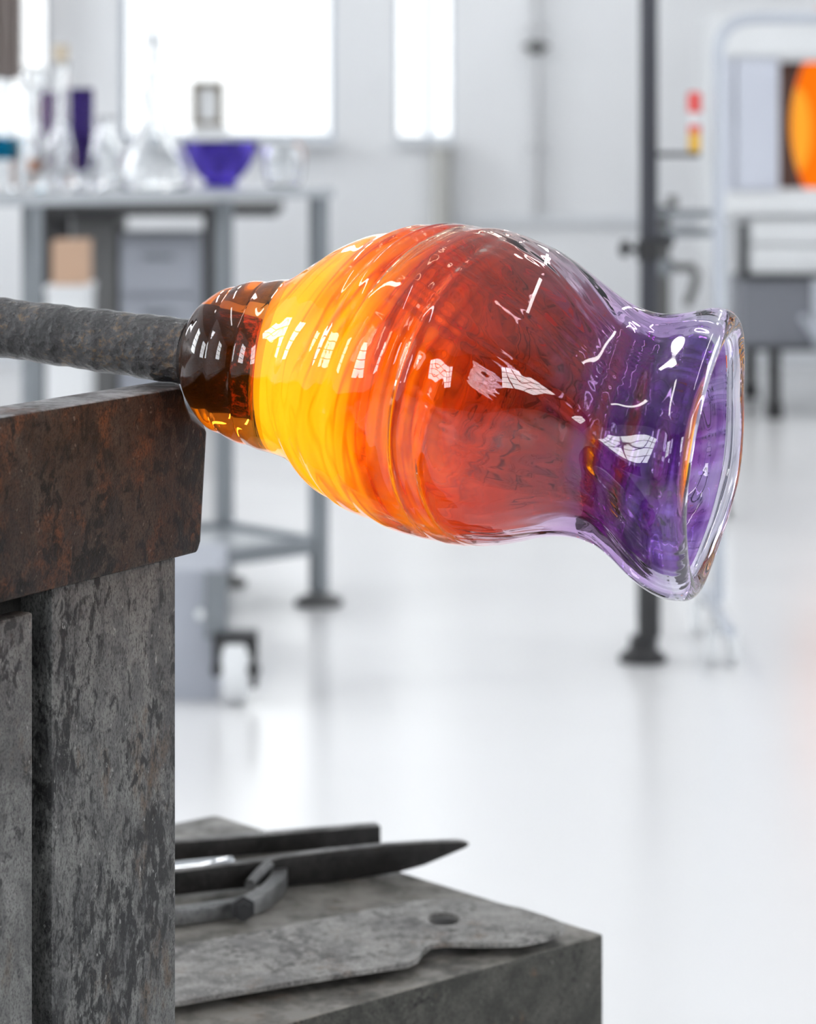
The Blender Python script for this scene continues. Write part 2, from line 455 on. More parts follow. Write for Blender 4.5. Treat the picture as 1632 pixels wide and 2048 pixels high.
for (a, b, z0, z1) in left_holes: portal((RX0 - .12, (a + b) / 2, (z0 + z1) / 2), (math.radians(90), 0, math.radians(-90)), b - a, z1 - z0)
for (a, b, z0, z1) in right_holes: portal((RX1 + .12, (a + b) / 2, (z0 + z1) / 2), (math.radians(90), 0, math.radians(90)), b - a, z1 - z0)
# sills under the two windows in view, and skirting along the far wall
struct('trim_1', box(bx(236), bx(672), RY1 - .10, RY1 - .001, ZS - .03, ZS - .002), M['sill'], bevel=.004)
struct('trim_2', box(bx(786), bx(911), RY1 - .05, RY1 - .001, ZS - .03, ZS - .002), M['sill'], bevel=.004)
zr = EYE - (440 - HZ) / F_PX * RY1
struct('trim_3', box(bx(900), bx(1500), RY1 - .03, RY1 - .001, zr - .02, zr + .02), M['sill'], bevel=.004)
struct('baseboard_back', box(RX0 + .01, RX1 - .01, RY1 - .02, RY1 - .001, 0.001, .10), M['sill'])
# ceiling lamps: long linear fittings
for i, (x, y) in enumerate([(-1.9, 1.2), (1.9, 1.2), (-1.9, 5.2), (1.9, 5.2), (-1.9, 9.0), (1.9, 9.0)]):
    t = thing('ceiling_light', 'long white linear light fitting, ' + ['left', 'right'][i % 2] + ' ceiling row, ' + ['nearest the camera', 'middle', 'nearest the far wall'][i // 2], 'light', (x, y, RH - .14), 'linear ceiling lights')
    part('housing', box(x - .09, x + .09, y - 1.2, y + 1.2, RH - .06, RH - .001), M['lampbody'], t, bevel=.004)
    part('diffuser', box(x - .08, x + .08, y - 1.19, y + 1.19, RH - .09, RH - .0605), M['lamp'], t, bevel=.004)

# ------------------------------------------------------------------ gaffer's bench: rail, posts
ZT = EYE - .1616                                   # top of the rail
pL, pR = PZ(0, 834, ZT), PZ(414, 767, ZT)
U = (pR - pL)[:2]; U = U / np.linalg.norm(U)
NF = np.array([U[1], -U[0], 0.0])                  # rail front normal, towards the camera
fp = lambda x, y: PPL(x, y, pL, NF)
farl = pL - np.array([U[0], U[1], 0]) * .22
ZB = fp(0, 1207)[2]
prof = [farl]
prof += [fp(356, 776.4)]
for x, y in ((365, 784), (371, 812), (384, 842), (413, 861)): prof.append(fp(x, y))
q = fp(401, 1100); q[2] = ZB + .006; prof.append(q)
q = fp(394, 1112); q[2] = ZB; prof.append(q)
prof.append(np.array([farl[0], farl[1], ZB]))
prof[1][2] = ZT
OFF = PZ(349, 757, ZT) - prof[1]; OFF[2] = 0
ll = -NF * .046
bench = thing('gaffer_bench', 'rust-brown and grey steel work bench arm carrying the blowpipe', 'work bench', (float(pR[0]) - .06, float(pR[1]), 0))
part('rail', extrude(prof, OFF), M['beam'], bench, 40, .0022, 'thick rust-brown steel rail', 3)
inset = -NF * .004
fq = lambda x, y: PPL(x, y, pL + inset, NF)
def plate(x0, x1, ztop, thick, back=0.0, ztop0=None):
    a, b = PPL(x0, 1600, pL + inset - NF * back, NF), PPL(x1, 1600, pL + inset - NF * back, NF)
    zt0 = ztop if ztop0 is None else ztop0
    poly = [(a[0], a[1], 0), (b[0], b[1], 0), (b[0], b[1], ztop), (a[0], a[1], zt0)]
    return extrude(poly, -NF * thick)
ins2 = -NF * .004
part('post', plate(104, 352, ZB, .030), M['post'], bench, 40, .0015, 'grey flaking steel upright')
part('post_plate', plate(-170, 66, ZB - .010, .012), M['post2'], bench, 40, .0015, 'pale grey spotted steel plate')
part('dark_gap_sheet', plate(-170, 60, ZB - .0005, .010, .020), M['channel'], bench, 40, .001)  # sheet added behind to keep the gap under the rail dark
# dark channel between them, its top bent over under the rail
cA, cB = PPL(58, 1600, pL + inset - NF * .016, NF), PPL(116, 1600, pL + inset - NF * .016, NF)
poly = [(cA[0], cA[1], 0), (cB[0], cB[1], 0), (cB[0], cB[1], ZB), (cB[0] * .6 + cA[0] * .4, cB[1] * .6 + cA[1] * .4, ZB - .002)]
for t in np.linspace(0, 1, 6): 
    a = t * math.pi / 2
    poly.append((cB[0] * (.55 - .55 * math.sin(a)) + cA[0] * (.45 + .55 * math.sin(a)), cB[1] * (.55 - .55 * math.sin(a)) + cA[1] * (.45 + .55 * math.sin(a)), ZB - .004 - .022 * (1 - math.cos(a))))
part('channel', extrude(poly, -NF * .010), M['channel'], bench, 40, .001, 'black steel channel')
# ------------------------------------------------------------------ blowpipe
YAW = math.tan(math.radians(18))
D0 = 1.652
A0 = P(375, 705, D0)
X1 = 589 / F_PX
d1 = (D0 + YAW * A0[0]) / (1 + YAW * X1)
A1 = P(1405, 910, d1)
AX = A1 - A0; LEN = np.linalg.norm(AX); AX = AX / LEN
pe = P(378, 704, D0)
k = (-816 - 120) / F_PX
dl = (D0 + YAW * pe[0]) / (1 + YAW * k)
pl = P(-120, 639, dl)
pdir = pe - pl; plen = np.linalg.norm(pdir); pdir /= plen
pin = A0 + AX * .052
path, rad = [], []
nP = 90
for i in range(nP + 1):
    t = i / nP; path.append(pl + pdir * plen * t)
    rad.append(.0172 + .0016 * max(0, (t - .35) / .65) + .00025 * math.sin(t * 31) + .0002 * math.sin(t * 77 + 1))
bp_root = thing('blowpipe', 'soot-black iron blowpipe lying across the rail into the glass neck', 'blowpipe', tuple(map(float, pl * .5 + pe * .5 - np.array([0, 0, .018]))))
back = [pl - pdir * .25, pl - pdir * .001]
part('tube', tube(path, rad, 64), M['pipe'], bp_root, 60)
tip = [pe * (1 - t) + pin * t for t in np.linspace(0, 1, 14)]
part('hot_tip', tube(tip, [.0188 - .0006 * t for t in np.linspace(0, 1, 14)], 64), M['tip'], bp_root, 60, label='scaled iron pipe tip inside the amber glass')
part('handle_end', tube(back, .0165, 48), M['pipe'], bp_root, 60)

# ------------------------------------------------------------------ the glass vase
VIEW = (A0 + A1) / 2 - np.array([0, 0, EYE]); VIEW /= np.linalg.norm(VIEW)
WV = -VIEW - AX * np.dot(-VIEW, AX); WV /= np.linalg.norm(WV)      # towards the camera, square to the axis
NV = np.cross(WV, AX); NV /= np.linalg.norm(NV)
if NV[2] > 0: NV = -NV                                              # downwards
def st(x, y):
    p = PPL(x, y, A0, WV) - A0
    return np.dot(p, AX), np.dot(p, NV)
TOP = [(389, 645), (395, 632), (405, 614), (420, 600), (440, 587), (462, 577), (485, 569), (510, 564), (535, 562), (560, 562), (585, 560), (600, 555), (620, 543), (650, 523), (680, 505), (720, 486), (760, 470), (805, 460),
       (850, 455), (890, 452), (930, 451), (965, 453), (1000, 458), (1030, 465), (1060, 475), (1090, 488), (1120, 502), (1150, 522), (1180, 545), (1210, 569), (1240, 592), (1265, 608), (1290, 619), (1310, 625), (1330, 628),
       (1355, 628), (1380, 625), (1405, 620), (1425, 616), (1440, 615), (1450, 618)]
BOT = [(373, 768), (376, 785), (383, 806), (393, 826), (408, 846), (428, 862), (455, 876), (485, 888), (515, 898), (545, 907), (568, 914), (582, 922), (600, 942), (620, 961), (645, 982), (675, 1002), (720, 1028), (750, 1043), (780, 1055),
       (815, 1068), (850, 1078), (900, 1089), (930, 1092), (960, 1093), (1000, 1091), (1040, 1084), (1070, 1077), (1100, 1073), (1130, 1073), (1160, 1078), (1190, 1090), (1210, 1105), (1230, 1124), (1250, 1145), (1270, 1164), (1290, 1179), (1310, 1191),
       (1330, 1199), (1348, 1203), (1358, 1202)]
tp = np.array([st(*p) for p in TOP]); bt = np.array([st(*p) for p in BOT])
def curve(a, u):
    s = a[:, 0]; s = np.maximum.accumulate(s + np.arange(len(s)) * 1e-7)
    x = s[0] + (s[-1] - s[0]) * u
    return x, np.interp(x, s, a[:, 1])
NU, NT_ = 320, 288
u = np.linspace(0, 1, NU) ** 1.0
u = np.where(u < .03, u * u / .03 * .5 + u * .5, u)
s_t, t_t = curve(tp, u); s_b, t_b = curve(bt, u)
def smooth(a, k):
    for _ in range(k):
        b = a.copy(); b[1:-1] = .25 * a[:-2] + .5 * a[1:-1] + .25 * a[2:]; a = b
    return a
t_t = smooth(t_t, 10); t_b = smooth(t_b, 10)
th = np.linspace(0, 2 * math.pi, NT_, endpoint=False)
ct, sn = np.cos(th), np.sin(th)
sstep = lambda a, b, x: np.clip((x - a) / (b - a), 0, 1) ** 2 * (3 - 2 * np.clip((x - a) / (b - a), 0, 1))
def rings(uu, shrink, rib=1.0, phase=0.0):
    """positions for profile parameters uu, moved inwards by shrink (metres)"""
    st_, tt_ = np.interp(uu, u, s_t), np.interp(uu, u, t_t)
    sb_, tb_ = np.interp(uu, u, s_b), np.interp(uu, u, t_b)
    R = (tb_ - tt_) / 2; C = (tb_ + tt_) / 2
    Rm = np.maximum(R - shrink, 0.00005)
    out = np.zeros((len(uu), NT_, 3)); par = np.zeros((len(uu), NT_, 3)); bnd = np.zeros((len(uu), NT_))
    for i in range(len(uu)):
        v = uu[i]
        s = (st_[i] + sb_[i]) / 2 + (sb_[i] - st_[i]) / 2 * ct
        sm = (st_[i] + sb_[i]) / 2
        # twisted optic ribs, strong on the shoulder, fading along the belly
        sb = s / LEN + .11 * sn + .045 * ct
        amp = .0012 * (.75 + .45 * np.sin(th * 2 + sb * 19)) * sstep(.20, .27, v) * (1 - sstep(.40, .68, v))
        ampn = .0010 * (1 - sstep(.15, .21, v)) * sstep(.02, .07, v)
        ph = 2 * math.pi * (sb + .016 * np.sin(sb * 27 + 1.3) + .010 * np.sin(sb * 47 + 2 * th)) / .088 + .7 * np.sin(2 * th + 3 * sm / LEN) + (phase if phase else 0)
        ph2 = s * (2 * math.pi / .0165) + 1.0 * th + .5
        ribs = amp * (np.sin(ph) + .35 * np.sin(2 * ph + .7)) + ampn * (np.abs(np.sin(ph2 * .5)) * 1.2 - .8)
        # folds of the mouth: four broad lobes, finer pleats, and rings running with the lip on the inside
        fold = sstep(.68, .88, v) * (1 - .55 * sstep(.90, 1.0, v)) * .17
        pleat = sstep(.62, .90, v) * (1 - .6 * sstep(.92, 1.0, v)) * .012
        psi = th + 1.6 * sm / LEN
        r = Rm[i] * (1 + fold * (np.cos(4 * th + .3 * np.sin(th)) - 1) / 2 * (1 - .25 * sn) + pleat * (np.sin(7 * psi + 1.0) + .6 * np.sin(12 * psi)) * sn * sn) + rib * ribs * min(1, Rm[i] / .02)
        depthf = 1.0
        wob = .0010 * np.sin(3 * th + 17 * v) * sstep(.2, .4, v)
        if phase: wob = wob + .0011 * sstep(.72, .86, v) * (1 - sstep(.96, 1.0, v)) * (np.sin(v * 95 + 3.2 * np.sin(th + .4) + 2 * np.cos(2 * th)) + .6 * np.sin(v * 37 + 5 * th))
        r = r + wob * min(1, Rm[i] / .02) * np.abs(sn)
        p = A0 + np.outer(s, AX) + np.outer(C[i] + r * ct, NV) + np.outer(r * sn * depthf, WV)
        out[i] = p
        par[i, :, 0] = ct; par[i, :, 1] = sn; par[i, :, 2] = s / LEN; bnd[i] = sb
    return out, par, bnd
outer, po, bo_ = rings(u, np.zeros(NU))
# wall thickness along the body, and the cavity
UC = .178                                              # where the bubble begins
def thick(v):
    return np.interp(v, [0, .2, .30, .45, .62, .78, .88, .95, 1.0], [.004, .0030, .0036, .0045, .0062, .0100, .0125, .0140, .0155])
# lip: half torus between outer end and inner end
ui = np.concatenate([np.linspace(1.0, UC + .03, 240), UC + .03 * np.cos(np.linspace(0, math.pi / 2, 40))[1:]])
sh = thick(ui)
ti, bi = np.interp(ui, u, t_t), np.interp(ui, u, t_b)
Ri = (bi - ti) / 2
cap = np.clip((UC + .03 - ui) / .03, 0, 1)
sh = Ri - (Ri - sh) * np.sqrt(np.clip(1 - cap ** 2, 0, 1))
inner, pi_, bi_ = rings(ui, sh, rib=1.5, phase=1.3)
lipn = 22
lip = np.zeros((lipn, NT_, 3)); pl_ = np.zeros((lipn, NT_, 3))
for j in range(lipn):
    a = math.pi * (j + 1) / (lipn + 1)
    mid = (outer[-1] + inner[0]) / 2; h = (outer[-1] - inner[0]) / 2
    hl = np.linalg.norm(h, axis=1)[:, None]
    lip[j] = mid + h * math.cos(a) + AX * hl * math.sin(a) * 1.15
    pl_[j] = (po[-1] + pi_[0]) / 2; pl_[j, :, 2] = po[-1, :, 2] + .02
BND = np.concatenate([bo_, np.repeat(bo_[-1:], lipn, 0), bi_])
G = np.concatenate([outer, lip, inner]); PR = np.concatenate([po, pl_, pi_])
NR = len(G)
du = np.gradient(G, axis=0); dv = np.roll(G, -1, 1) - np.roll(G, 1, 1)
NRM = np.cross(dv, du); NRM /= np.maximum(np.linalg.norm(NRM, axis=2, keepdims=True), 1e-12)
ctr = A0 + AX * LEN * .5
if np.sum(NRM[NU // 2] * (G[NU // 2] - G[NU // 2].mean(0))) < 0: NRM = -NRM; FLIP = True
else: FLIP = False
isin = np.concatenate([np.zeros(NU), np.linspace(0, 1, lipn), np.ones(len(ui))])

def glass_piece(name, r0, r1, mat, parent, label):
    """rows r0..r1 of the full surface as an open shell sharing its border with the neighbour piece"""
    rows = G[r0:r1 + 1]; n = len(rows)
    me = bpy.data.meshes.new(name)
    off = np.array(root_loc(parent))
    V = (rows - off).reshape(-1, 3)
    idx = np.arange(n * NT_).reshape(n, NT_)
    a, b = idx[:-1], idx[1:]
    q = np.stack([a, np.roll(a, -1, 1), np.roll(b, -1, 1), b], axis=-1).reshape(-1, 4)
    if not FLIP: pass
    me.from_pydata(V.tolist(), [], q.tolist())
    # orientation
    p0 = me.polygons[(n // 2) * NT_ if n > 2 else 0]
    nn = NRM[r0 + (n // 2 if n > 2 else 0), 0]
    if Vector(nn).dot(p0.normal) < 0: me.flip_normals()
    for p in me.polygons: p.use_smooth = True
    at = me.attributes.new('swirl', 'FLOAT_VECTOR', 'POINT'); at.data.foreach_set('vector', PR[r0:r1 + 1].reshape(-1).astype(np.float32))
    ab = me.attributes.new('band', 'FLOAT', 'POINT'); ab.data.foreach_set('value', BND[r0:r1 + 1].reshape(-1).astype(np.float32))
    ai = me.attributes.new('inside', 'FLOAT', 'POINT'); ai.data.foreach_set('value', np.repeat(isin[r0:r1 + 1], NT_).astype(np.float32))
    me.normals_split_custom_set_from_vertices(NRM[r0:r1 + 1].reshape(-1, 3).tolist())
    me.materials.append(mat)
    o = bpy.data.objects.new(name, me); COL.objects.link(o); o.parent = parent
    o['label'] = label
    return o

def vase_coords(n):
    at = n('ShaderNodeAttribute', attribute_name='swirl').outputs['Vector']
    sx = n('ShaderNodeSeparateXYZ', {0: at}); c, sn_, s = sx.outputs
    band = n('ShaderNodeAttribute', attribute_name='band').outputs['Fac']
    ring = n('ShaderNodeCombineXYZ', {0: c, 1: sn_, 2: 0.0}).outputs[0]
    # broad bands wound round the shoulder
    bv = n('ShaderNodeCombineXYZ', {0: n.math('MULTIPLY', band, 15.0), 1: n.math('MULTIPLY', c, .55), 2: n.math('MULTIPLY', sn_, .55)}).outputs[0]
    bands = n('ShaderNodeTexNoise', {'Vector': bv, 'Scale': 1.0, 'Detail': 2.5, 'Roughness': .5, 'Distortion': .3}).outputs[0]
    # long flow lines drawn towards the mouth
    rot = n('ShaderNodeVectorRotate', {'Vector': ring, 'Angle': n.math('MULTIPLY', s, 1.6)}, rotation_type='Z_AXIS').outputs[0]
    fv = n('ShaderNodeVectorMath', {0: n('ShaderNodeVectorMath', {0: rot, 1: (2.6, 2.6, 0)}, operation='MULTIPLY').outputs[0],
                                    1: n('ShaderNodeCombineXYZ', {2: n.math('MULTIPLY', s, 2.6)}).outputs[0]}, operation='ADD').outputs[0]
    flow = n('ShaderNodeTexNoise', {'Vector': fv, 'Scale': 1.2, 'Detail': 2.0, 'Roughness': .5, 'Distortion': .6}).outputs[0]
    right = n.ramp(s, [(.42, 0), (.66, 1)])
    return s, bands, flow, right
def clear_glass(n, col, ior=1.5, normal=None):
    """dielectric whose colour tints only what passes through; reflections stay white"""
    ins = {'IOR': ior}
    rf = {'Color': col, 'Roughness': 0.0, 'IOR': ior}; gs = {'Color': (1, 1, 1, 1), 'Roughness': 0.0}
    if normal is not None:
        for d_ in (ins, rf, gs): d_['Normal'] = normal
    return n('ShaderNodeMixShader', {0: n('ShaderNodeFresnel', ins), 1: n('ShaderNodeBsdfRefraction', rf), 2: n('ShaderNodeBsdfGlossy', gs)})
def vase_outer_mat():
    m = nt_new('vase_outer_glass'); n = NT(m)
    s, bands, flow, right = vase_coords(n)
    s2 = n.math('MULTIPLY_ADD', n.math('SUBTRACT', flow, .5), .2, s)
    col = n.ramp(s2, [(.15, (1, .93, .70)), (.45, (1, .88, .74)), (.62, (.95, .82, .82)), (.78, (.84, .70, .88)), (.93, (.77, .61, .90)), (1.0, (.90, .88, .97))])
    n.out(clear_glass(n, col)); return m
def vase_inner_mat():
    """colour skin of the bubble: dense hot yellow near the pipe thinning through orange and red to clear violet"""
    m = nt_new('vase_colour_skin'); n = NT(m)
    s, bands, flow, right = vase_coords(n)
    dev = n.mix(right, n.math('MULTIPLY', n.math('SUBTRACT', bands, .5), .66), n.math('MULTIPLY', n.math('SUBTRACT', flow, .5), .30))
    at2 = n('ShaderNodeAttribute', attribute_name='band').outputs['Fac']
    sw = n('ShaderNodeSeparateXYZ', {0: n('ShaderNodeAttribute', attribute_name='swirl').outputs['Vector']})
    lv = n('ShaderNodeCombineXYZ', {0: n.math('MULTIPLY', at2, 24.0), 1: n.math('MULTIPLY', sw.outputs[0], .9), 2: n.math('MULTIPLY', sw.outputs[1], .9)}).outputs[0]
    ln = n.ramp(n('ShaderNodeTexNoise', {'Vector': lv, 'Scale': 1.0, 'Detail': 1.5, 'Distortion': .4}).outputs[0], [(.44, 0), (.485, 1), (.50, 1), (.545, 0)])
    ln = n.math('MULTIPLY', n.math('MULTIPLY', ln, .085), n.math('SUBTRACT', 1.0, right))
    tilt = n.math('MULTIPLY', n.math('MULTIPLY', sw.outputs[0], -.085), n.ramp(s, [(.17, .3), (.40, 1.0), (.75, .8), (.92, 0.0)]))   # colour lies lower on the underside
    s2 = n.math('ADD', n.math('ADD', n.math('ADD', s, dev), ln), tilt)
    rv = n('ShaderNodeCombineXYZ', {0: n.math('MULTIPLY', s, 26.0), 1: n.math('MULTIPLY', sw.outputs[0], 1.1), 2: n.math('MULTIPLY', sw.outputs[1], 1.1)}).outputs[0]
    rimn = n('ShaderNodeTexNoise', {'Vector': rv, 'Scale': 1.0, 'Detail': 2.5, 'Distortion': .5}).outputs[0]
    skin = n.ramp(s2, [(.14, (1, .72, .03)), (.34, (1, .58, .008)), (.46, (1, .34, .004)), (.57, (1, .16, .002)), (.67, (.62, .045, .003)), (.74, (.36, .02, .006)), (.80, (.40, .08, .16)), (1.0, (.3, .15, .5))])
    tint = n.ramp(s2, [(.18, (1, .66, .06)), (.40, (1, .46, .03)), (.51, (1, .33, .025)), (.60, (.82, .20, .04)), (.68, (.56, .18, .10)), (.76, (.56, .22, .33)), (.84, (.52, .22, .48)), (.93, (.36, .13, .43)), (1.0, (.55, .42, .75))])
    folds = n.ramp(rimn, [(.36, (.42, .28, .54)), (.50, (.95, .85, 1.0)), (.60, (1.0, 1.0, 1.0))])  # dark refraction bands of the thick lip, painted into the tint
    tint = n.mix(n.ramp(s, [(.80, 0), (.88, 1)]), tint, n.mix(1.0, tint, folds, 'MULTIPLY'))
    dens = n.ramp(s2, [(.24, .94), (.38, .82), (.48, .48), (.57, .16), (.66, .02), (.72, 0.0)])
    glow = n.ramp(s2, [(.16, .95), (.32, .85), (.46, .44), (.58, .12), (.68, 0.0)])
    tr = n('ShaderNodeBsdfTranslucent', {'Color': skin})
    df = n('ShaderNodeBsdfDiffuse', {'Color': skin})
    em = n('ShaderNodeEmission', {'Color': skin, 'Strength': glow})     # emission added to brighten the skin around the hot gather
    body = n('ShaderNodeAddShader', {0: n('ShaderNodeMixShader', {0: .35, 1: tr, 2: df}), 1: em})
    bp = n('ShaderNodeBump', {'Height': flow, 'Strength': .20, 'Distance': .012})
    n.out(n('ShaderNodeMixShader', {0: dens, 1: clear_glass(n, tint, 1.5, bp.outputs[0]), 2: body}))
    return m
def vase_neck_mat():
    m = nt_new('vase_neck_glass'); n = NT(m)
    s, bands, flow, right = vase_coords(n)
    s2 = n.math('MULTIPLY_ADD', n.math('SUBTRACT', bands, .5), .10, s)
    col = n.ramp(s2, [(.0, (.58, .30, .12)), (.08, (.66, .30, .09)), (.15, (.88, .40, .08)), (.21, (1, .70, .25))])
    n.out(clear_glass(n, col)); return m
def vase_lip_mat():
    m = nt_new('vase_lip_glass'); n = NT(m)
    s, bands, flow, right = vase_coords(n)
    n.out(clear_glass(n, n.mix(flow, (.88, .86, .96), (.98, .97, 1.0)))); return m
vz = float(G[..., 2].min())
vase = thing('glass_vase', 'hot hand-blown glass vase, amber yellow turning orange and violet with a flared mouth', 'vase', (float(ctr[0]), float(ctr[1]), vz))
iN = int(np.searchsorted(u, .205))
glass_piece('neck', 0, iN, vase_neck_mat(), vase, 'dark amber neck gathered around the pipe')
glass_piece('body', iN, NU - 1, vase_outer_mat(), vase, 'clear outer glass with twisted ribs')
glass_piece('lip', NU - 1, NU + lipn, vase_lip_mat(), vase, 'clear rounded lip of the flared mouth')
glass_piece('colour_layer', NU + lipn, NR - 1, vase_inner_mat(), vase, 'inner bubble, yellow to orange to violet')


# ------------------------------------------------------------------ steel block with tools (lower right)
ZK = .50
c0, c1, c2 = PZ(1207, 1868, ZK), PZ(600, 2040, ZK), PZ(430, 1629, ZK)
f_dir = (c1 - c0) / np.linalg.norm(c1 - c0); s_dir = (c2 - c0)
cl = c0 + f_dir * .62
blk = thing('steel_block', 'heavy grey steel block table holding the hand tools beside the bench', 'block table', (float(c0[0]) - .2, float(c0[1]), 0))
part('block_body', prism([c0[:2], cl[:2], (cl + s_dir)[:2], (c0 + s_dir)[:2]], .02, ZK), M['block'], blk, 40, .002, segs=3)
part('block_plinth', prism([(c0 + f_dir * .02 + s_dir * .04)[:2], (cl - f_dir * .02 + s_dir * .04)[:2], (cl - f_dir * .02 + s_dir * .96)[:2], (c0 + f_dir * .02 + s_dir * .96)[:2]], 0, .0195), M['black'], blk)
# paddle: flat plate with a hole and rounded narrow end, lifted a little off the block
zp = ZK + .010
pp = [(300, 2012), (480, 1980), (640, 1953), (760, 1934), (815, 1926), (836, 1916), (846, 1900), (862, 1888), (890, 1884), (960, 1886), (1040, 1884), (1090, 1874), (1120, 1862), (1131, 1852), (1122, 1843), (1085, 1829),
      (1040, 1815), (985, 1804), (920, 1797), (836, 1800), (700, 1826), (582, 1849), (440, 1876), (300, 1905)]
hole = [(888 + 33 * math.cos(a), 1838 + 13 * math.sin(a)) for a in np.linspace(0, 2 * math.pi, 20, endpoint=False)]
def plate_with_hole(op, hp, z, t):
    bm = bmesh.new()
    o = [bm.verts.new(PZ(x, y, z)) for x, y in op]; h = [bm.verts.new(PZ(x, y, z)) for x, y in hp]
    eds = [bm.edges.new((a[i], a[(i + 1) % len(a)])) for a in (o, h) for i in range(len(a))]
    bmesh.ops.triangle_fill(bm, use_beauty=True, use_dissolve=False, edges=eds)
    r = bmesh.ops.extrude_face_region(bm, geom=list(bm.faces))
    bmesh.ops.translate(bm, verts=[e for e in r['geom'] if isinstance(e, bmesh.types.BMVert)], vec=(0, 0, -t))
    bm.verts.index_update()
    g = [tuple(v.co) for v in bm.verts], [tuple(v.index for v in f.verts) for f in bm.faces]
    bm.free(); return g
g = plate_with_hole(pp, hole, zp, .0035)
pad = thing('steel_paddle', 'flat grey steel paddle with a hole and rounded end, lying on the block', 'paddle', (0.0, 1.98, ZK))
part('blade', g, M['paddle'], pad)
for x, y in ((420, 1935), (980, 1848)):
    c = PZ(x, y, zp - .0035)
    part('rivet', lathe([(.006, 0), (.006, .0062)], (c[0], c[1], ZK + .0002), 16), M['tool'], pad)

# jacks: a long pointed blade, a bowed spring with its bolt, and two arms
def bar(p0, p1, w, z0, h0, h1, mat, parent, name, bev=.0012, lab=None):
    """flat bar on edge from p0 to p1 (2-D), width w, height h0..h1 from z0"""
    p0, p1 = np.array(p0[:2]), np.array(p1[:2]); uu = (p1 - p0) / np.linalg.norm(p1 - p0); ww = np.array([-uu[1], uu[0]]) * w
    a, b = p0, p1
    v = [(*a, z0), (*b, z0), (*(b + ww), z0), (*(a + ww), z0), (*a, z0 + h0), (*b, z0 + h1), (*(b + ww), z0 + h1), (*(a + ww), z0 + h0)]
    f = [(0, 1, 2, 3), (4, 5, 6, 7), (0, 1, 5, 4), (1, 2, 6, 5), (2, 3, 7, 6), (3, 0, 4, 7)]
    return part(name, (v, f), mat, parent, 40, bev, lab)
zt = ZK + .0005
jk = thing('jacks', 'dark steel glassworking jacks with a long pointed blade and bowed grip on the block', 'jacks', (-.08, 2.15, ZK))
# blade: profile in a vertical plane along the tool, thickness across
b0 = PZ(548, 1778, zt); b1 = PZ(800, 1748, zt)
bn = np.array([-(b1 - b0)[1], (b1 - b0)[0], 0]); bn /= np.linalg.norm(bn); bn = bn if bn[1] > 0 else -bn
fb = lambda x, y: PPL(x, y, b0, bn)
outl = [fb(*p) for p in ((545, 1776), (640, 1767), (720, 1757), (800, 1745), (850, 1731), (900, 1710), (930, 1697), (940, 1690), (938, 1685), (920, 1683), (860, 1685), (760, 1692), (650, 1704), (560, 1716), (540, 1722))]
part('blade', extrude(outl, bn * .010), M['tool'], jk, 40, .0012)
rear = [fb(*p) for p in ((345, 1796), (430, 1786), (500, 1779), (545, 1771), (552, 1722), (520, 1726), (440, 1735), (345, 1748))]
part('rear_arm', extrude([p + bn * .004 for p in rear], bn * .010), M['tool'], jk, 40, .0012)
# front arm and bow
a0, a1 = PZ(330, 1858, zt), PZ(486, 1836, zt)
bar(a0, a1, .012, zt, .0125, .0125, M['toolbright'], jk, 'front_arm', .002)
bow = []
pts = [PZ(480, 1834, zt), PZ(520, 1822, zt), PZ(552, 1795, zt), PZ(561, 1778, zt), PZ(556, 1768, zt)]
for i in range(len(pts) - 1):
    for t in np.linspace(0, 1, 6)[:-1]: bow.append(pts[i] * (1 - t) + pts[i + 1] * t)
bow.append(pts[-1]); bow = [np.array(p) for p in bow]
for _ in range(6): bow = [bow[0]] + [(bow[i - 1] + 2 * bow[i] + bow[i + 1]) / 4 for i in range(1, len(bow) - 1)] + [bow[-1]]
v, f = [], []
for i, p in enumerate(bow):
    t = bow[min(i + 1, len(bow) - 1)] - bow[max(i - 1, 0)]; t[2] = 0; t /= np.linalg.norm(t); w = np.array([-t[1], t[0], 0]) * .006
    h = .0135 + .002 * (i / (len(bow) - 1))
    for q in (p - w, p + w): v.append(q); v.append(q + np.array([0, 0, h]))
n_ = len(bow)
for i in range(n_ - 1):
    a, b = 4 * i, 4 * i + 4
    f += [(a, b, b + 1, a + 1), (a + 2, a + 3, b + 3, b + 2), (a + 1, b + 1, b + 3, a + 3), (a, a + 2, b + 2, b)]
f += [(0, 1, 3, 2), (4 * n_ - 4, 4 * n_ - 2, 4 * n_ - 1, 4 * n_ - 3)]
part('bow', (v, f), M['toolbright'], jk, 40, .0015)
hz0 = PZ(500, 1770, zt + .012); hz1 = PZ(528, 1732, zt + .0175); hz2 = PZ(552, 1722, zt + .019)
part('spring_strap', tube(arc(hz0, hz1, hz2, 10), .0042, 12), M['toolbright'], jk, 60)
c = PZ(484, 1838, zt); c = c + np.array([0, -.004, .0095])
part('bolt', lathe([(.0095, 0), (.0095, .006), (.0055, .0062), (.0055, .010)], c, 6, (.25, -1, .05)), M['black'], jk)
# straight bar behind and a bright round bar
g0, g1 = PZ(330, 1726, ZK), PZ(762, 1690, ZK)
gn = np.array([-(g1 - g0)[1], (g1 - g0)[0], 0]); gn /= np.linalg.norm(gn); gn = gn if gn[1] > 0 else -gn
hh = .0155
single('steel_bar', extrude([g0 + [0, 0, .0005], g1 + [0, 0, .0005], g1 + [0, 0, hh], g0 + [0, 0, hh]], gn * .014), M['tool'],
       'long straight dark flat bar with a square end behind the jacks', 'steel bar', 40, .001)
r0, r1 = PZ(325, 1742, ZK + .007), PZ(468, 1728, ZK + .007)
r0[2] = r1[2] = ZK + .0068
single('polished_rod', tube([r0, r0 * .5 + r1 * .5, r1 * .97 + r0 * .03, r1], [.0065, .0065, .0065, .0045], 24), M['chrome'],
       'short bright polished rod lying between the flat bar and the jacks', 'rod', 50)

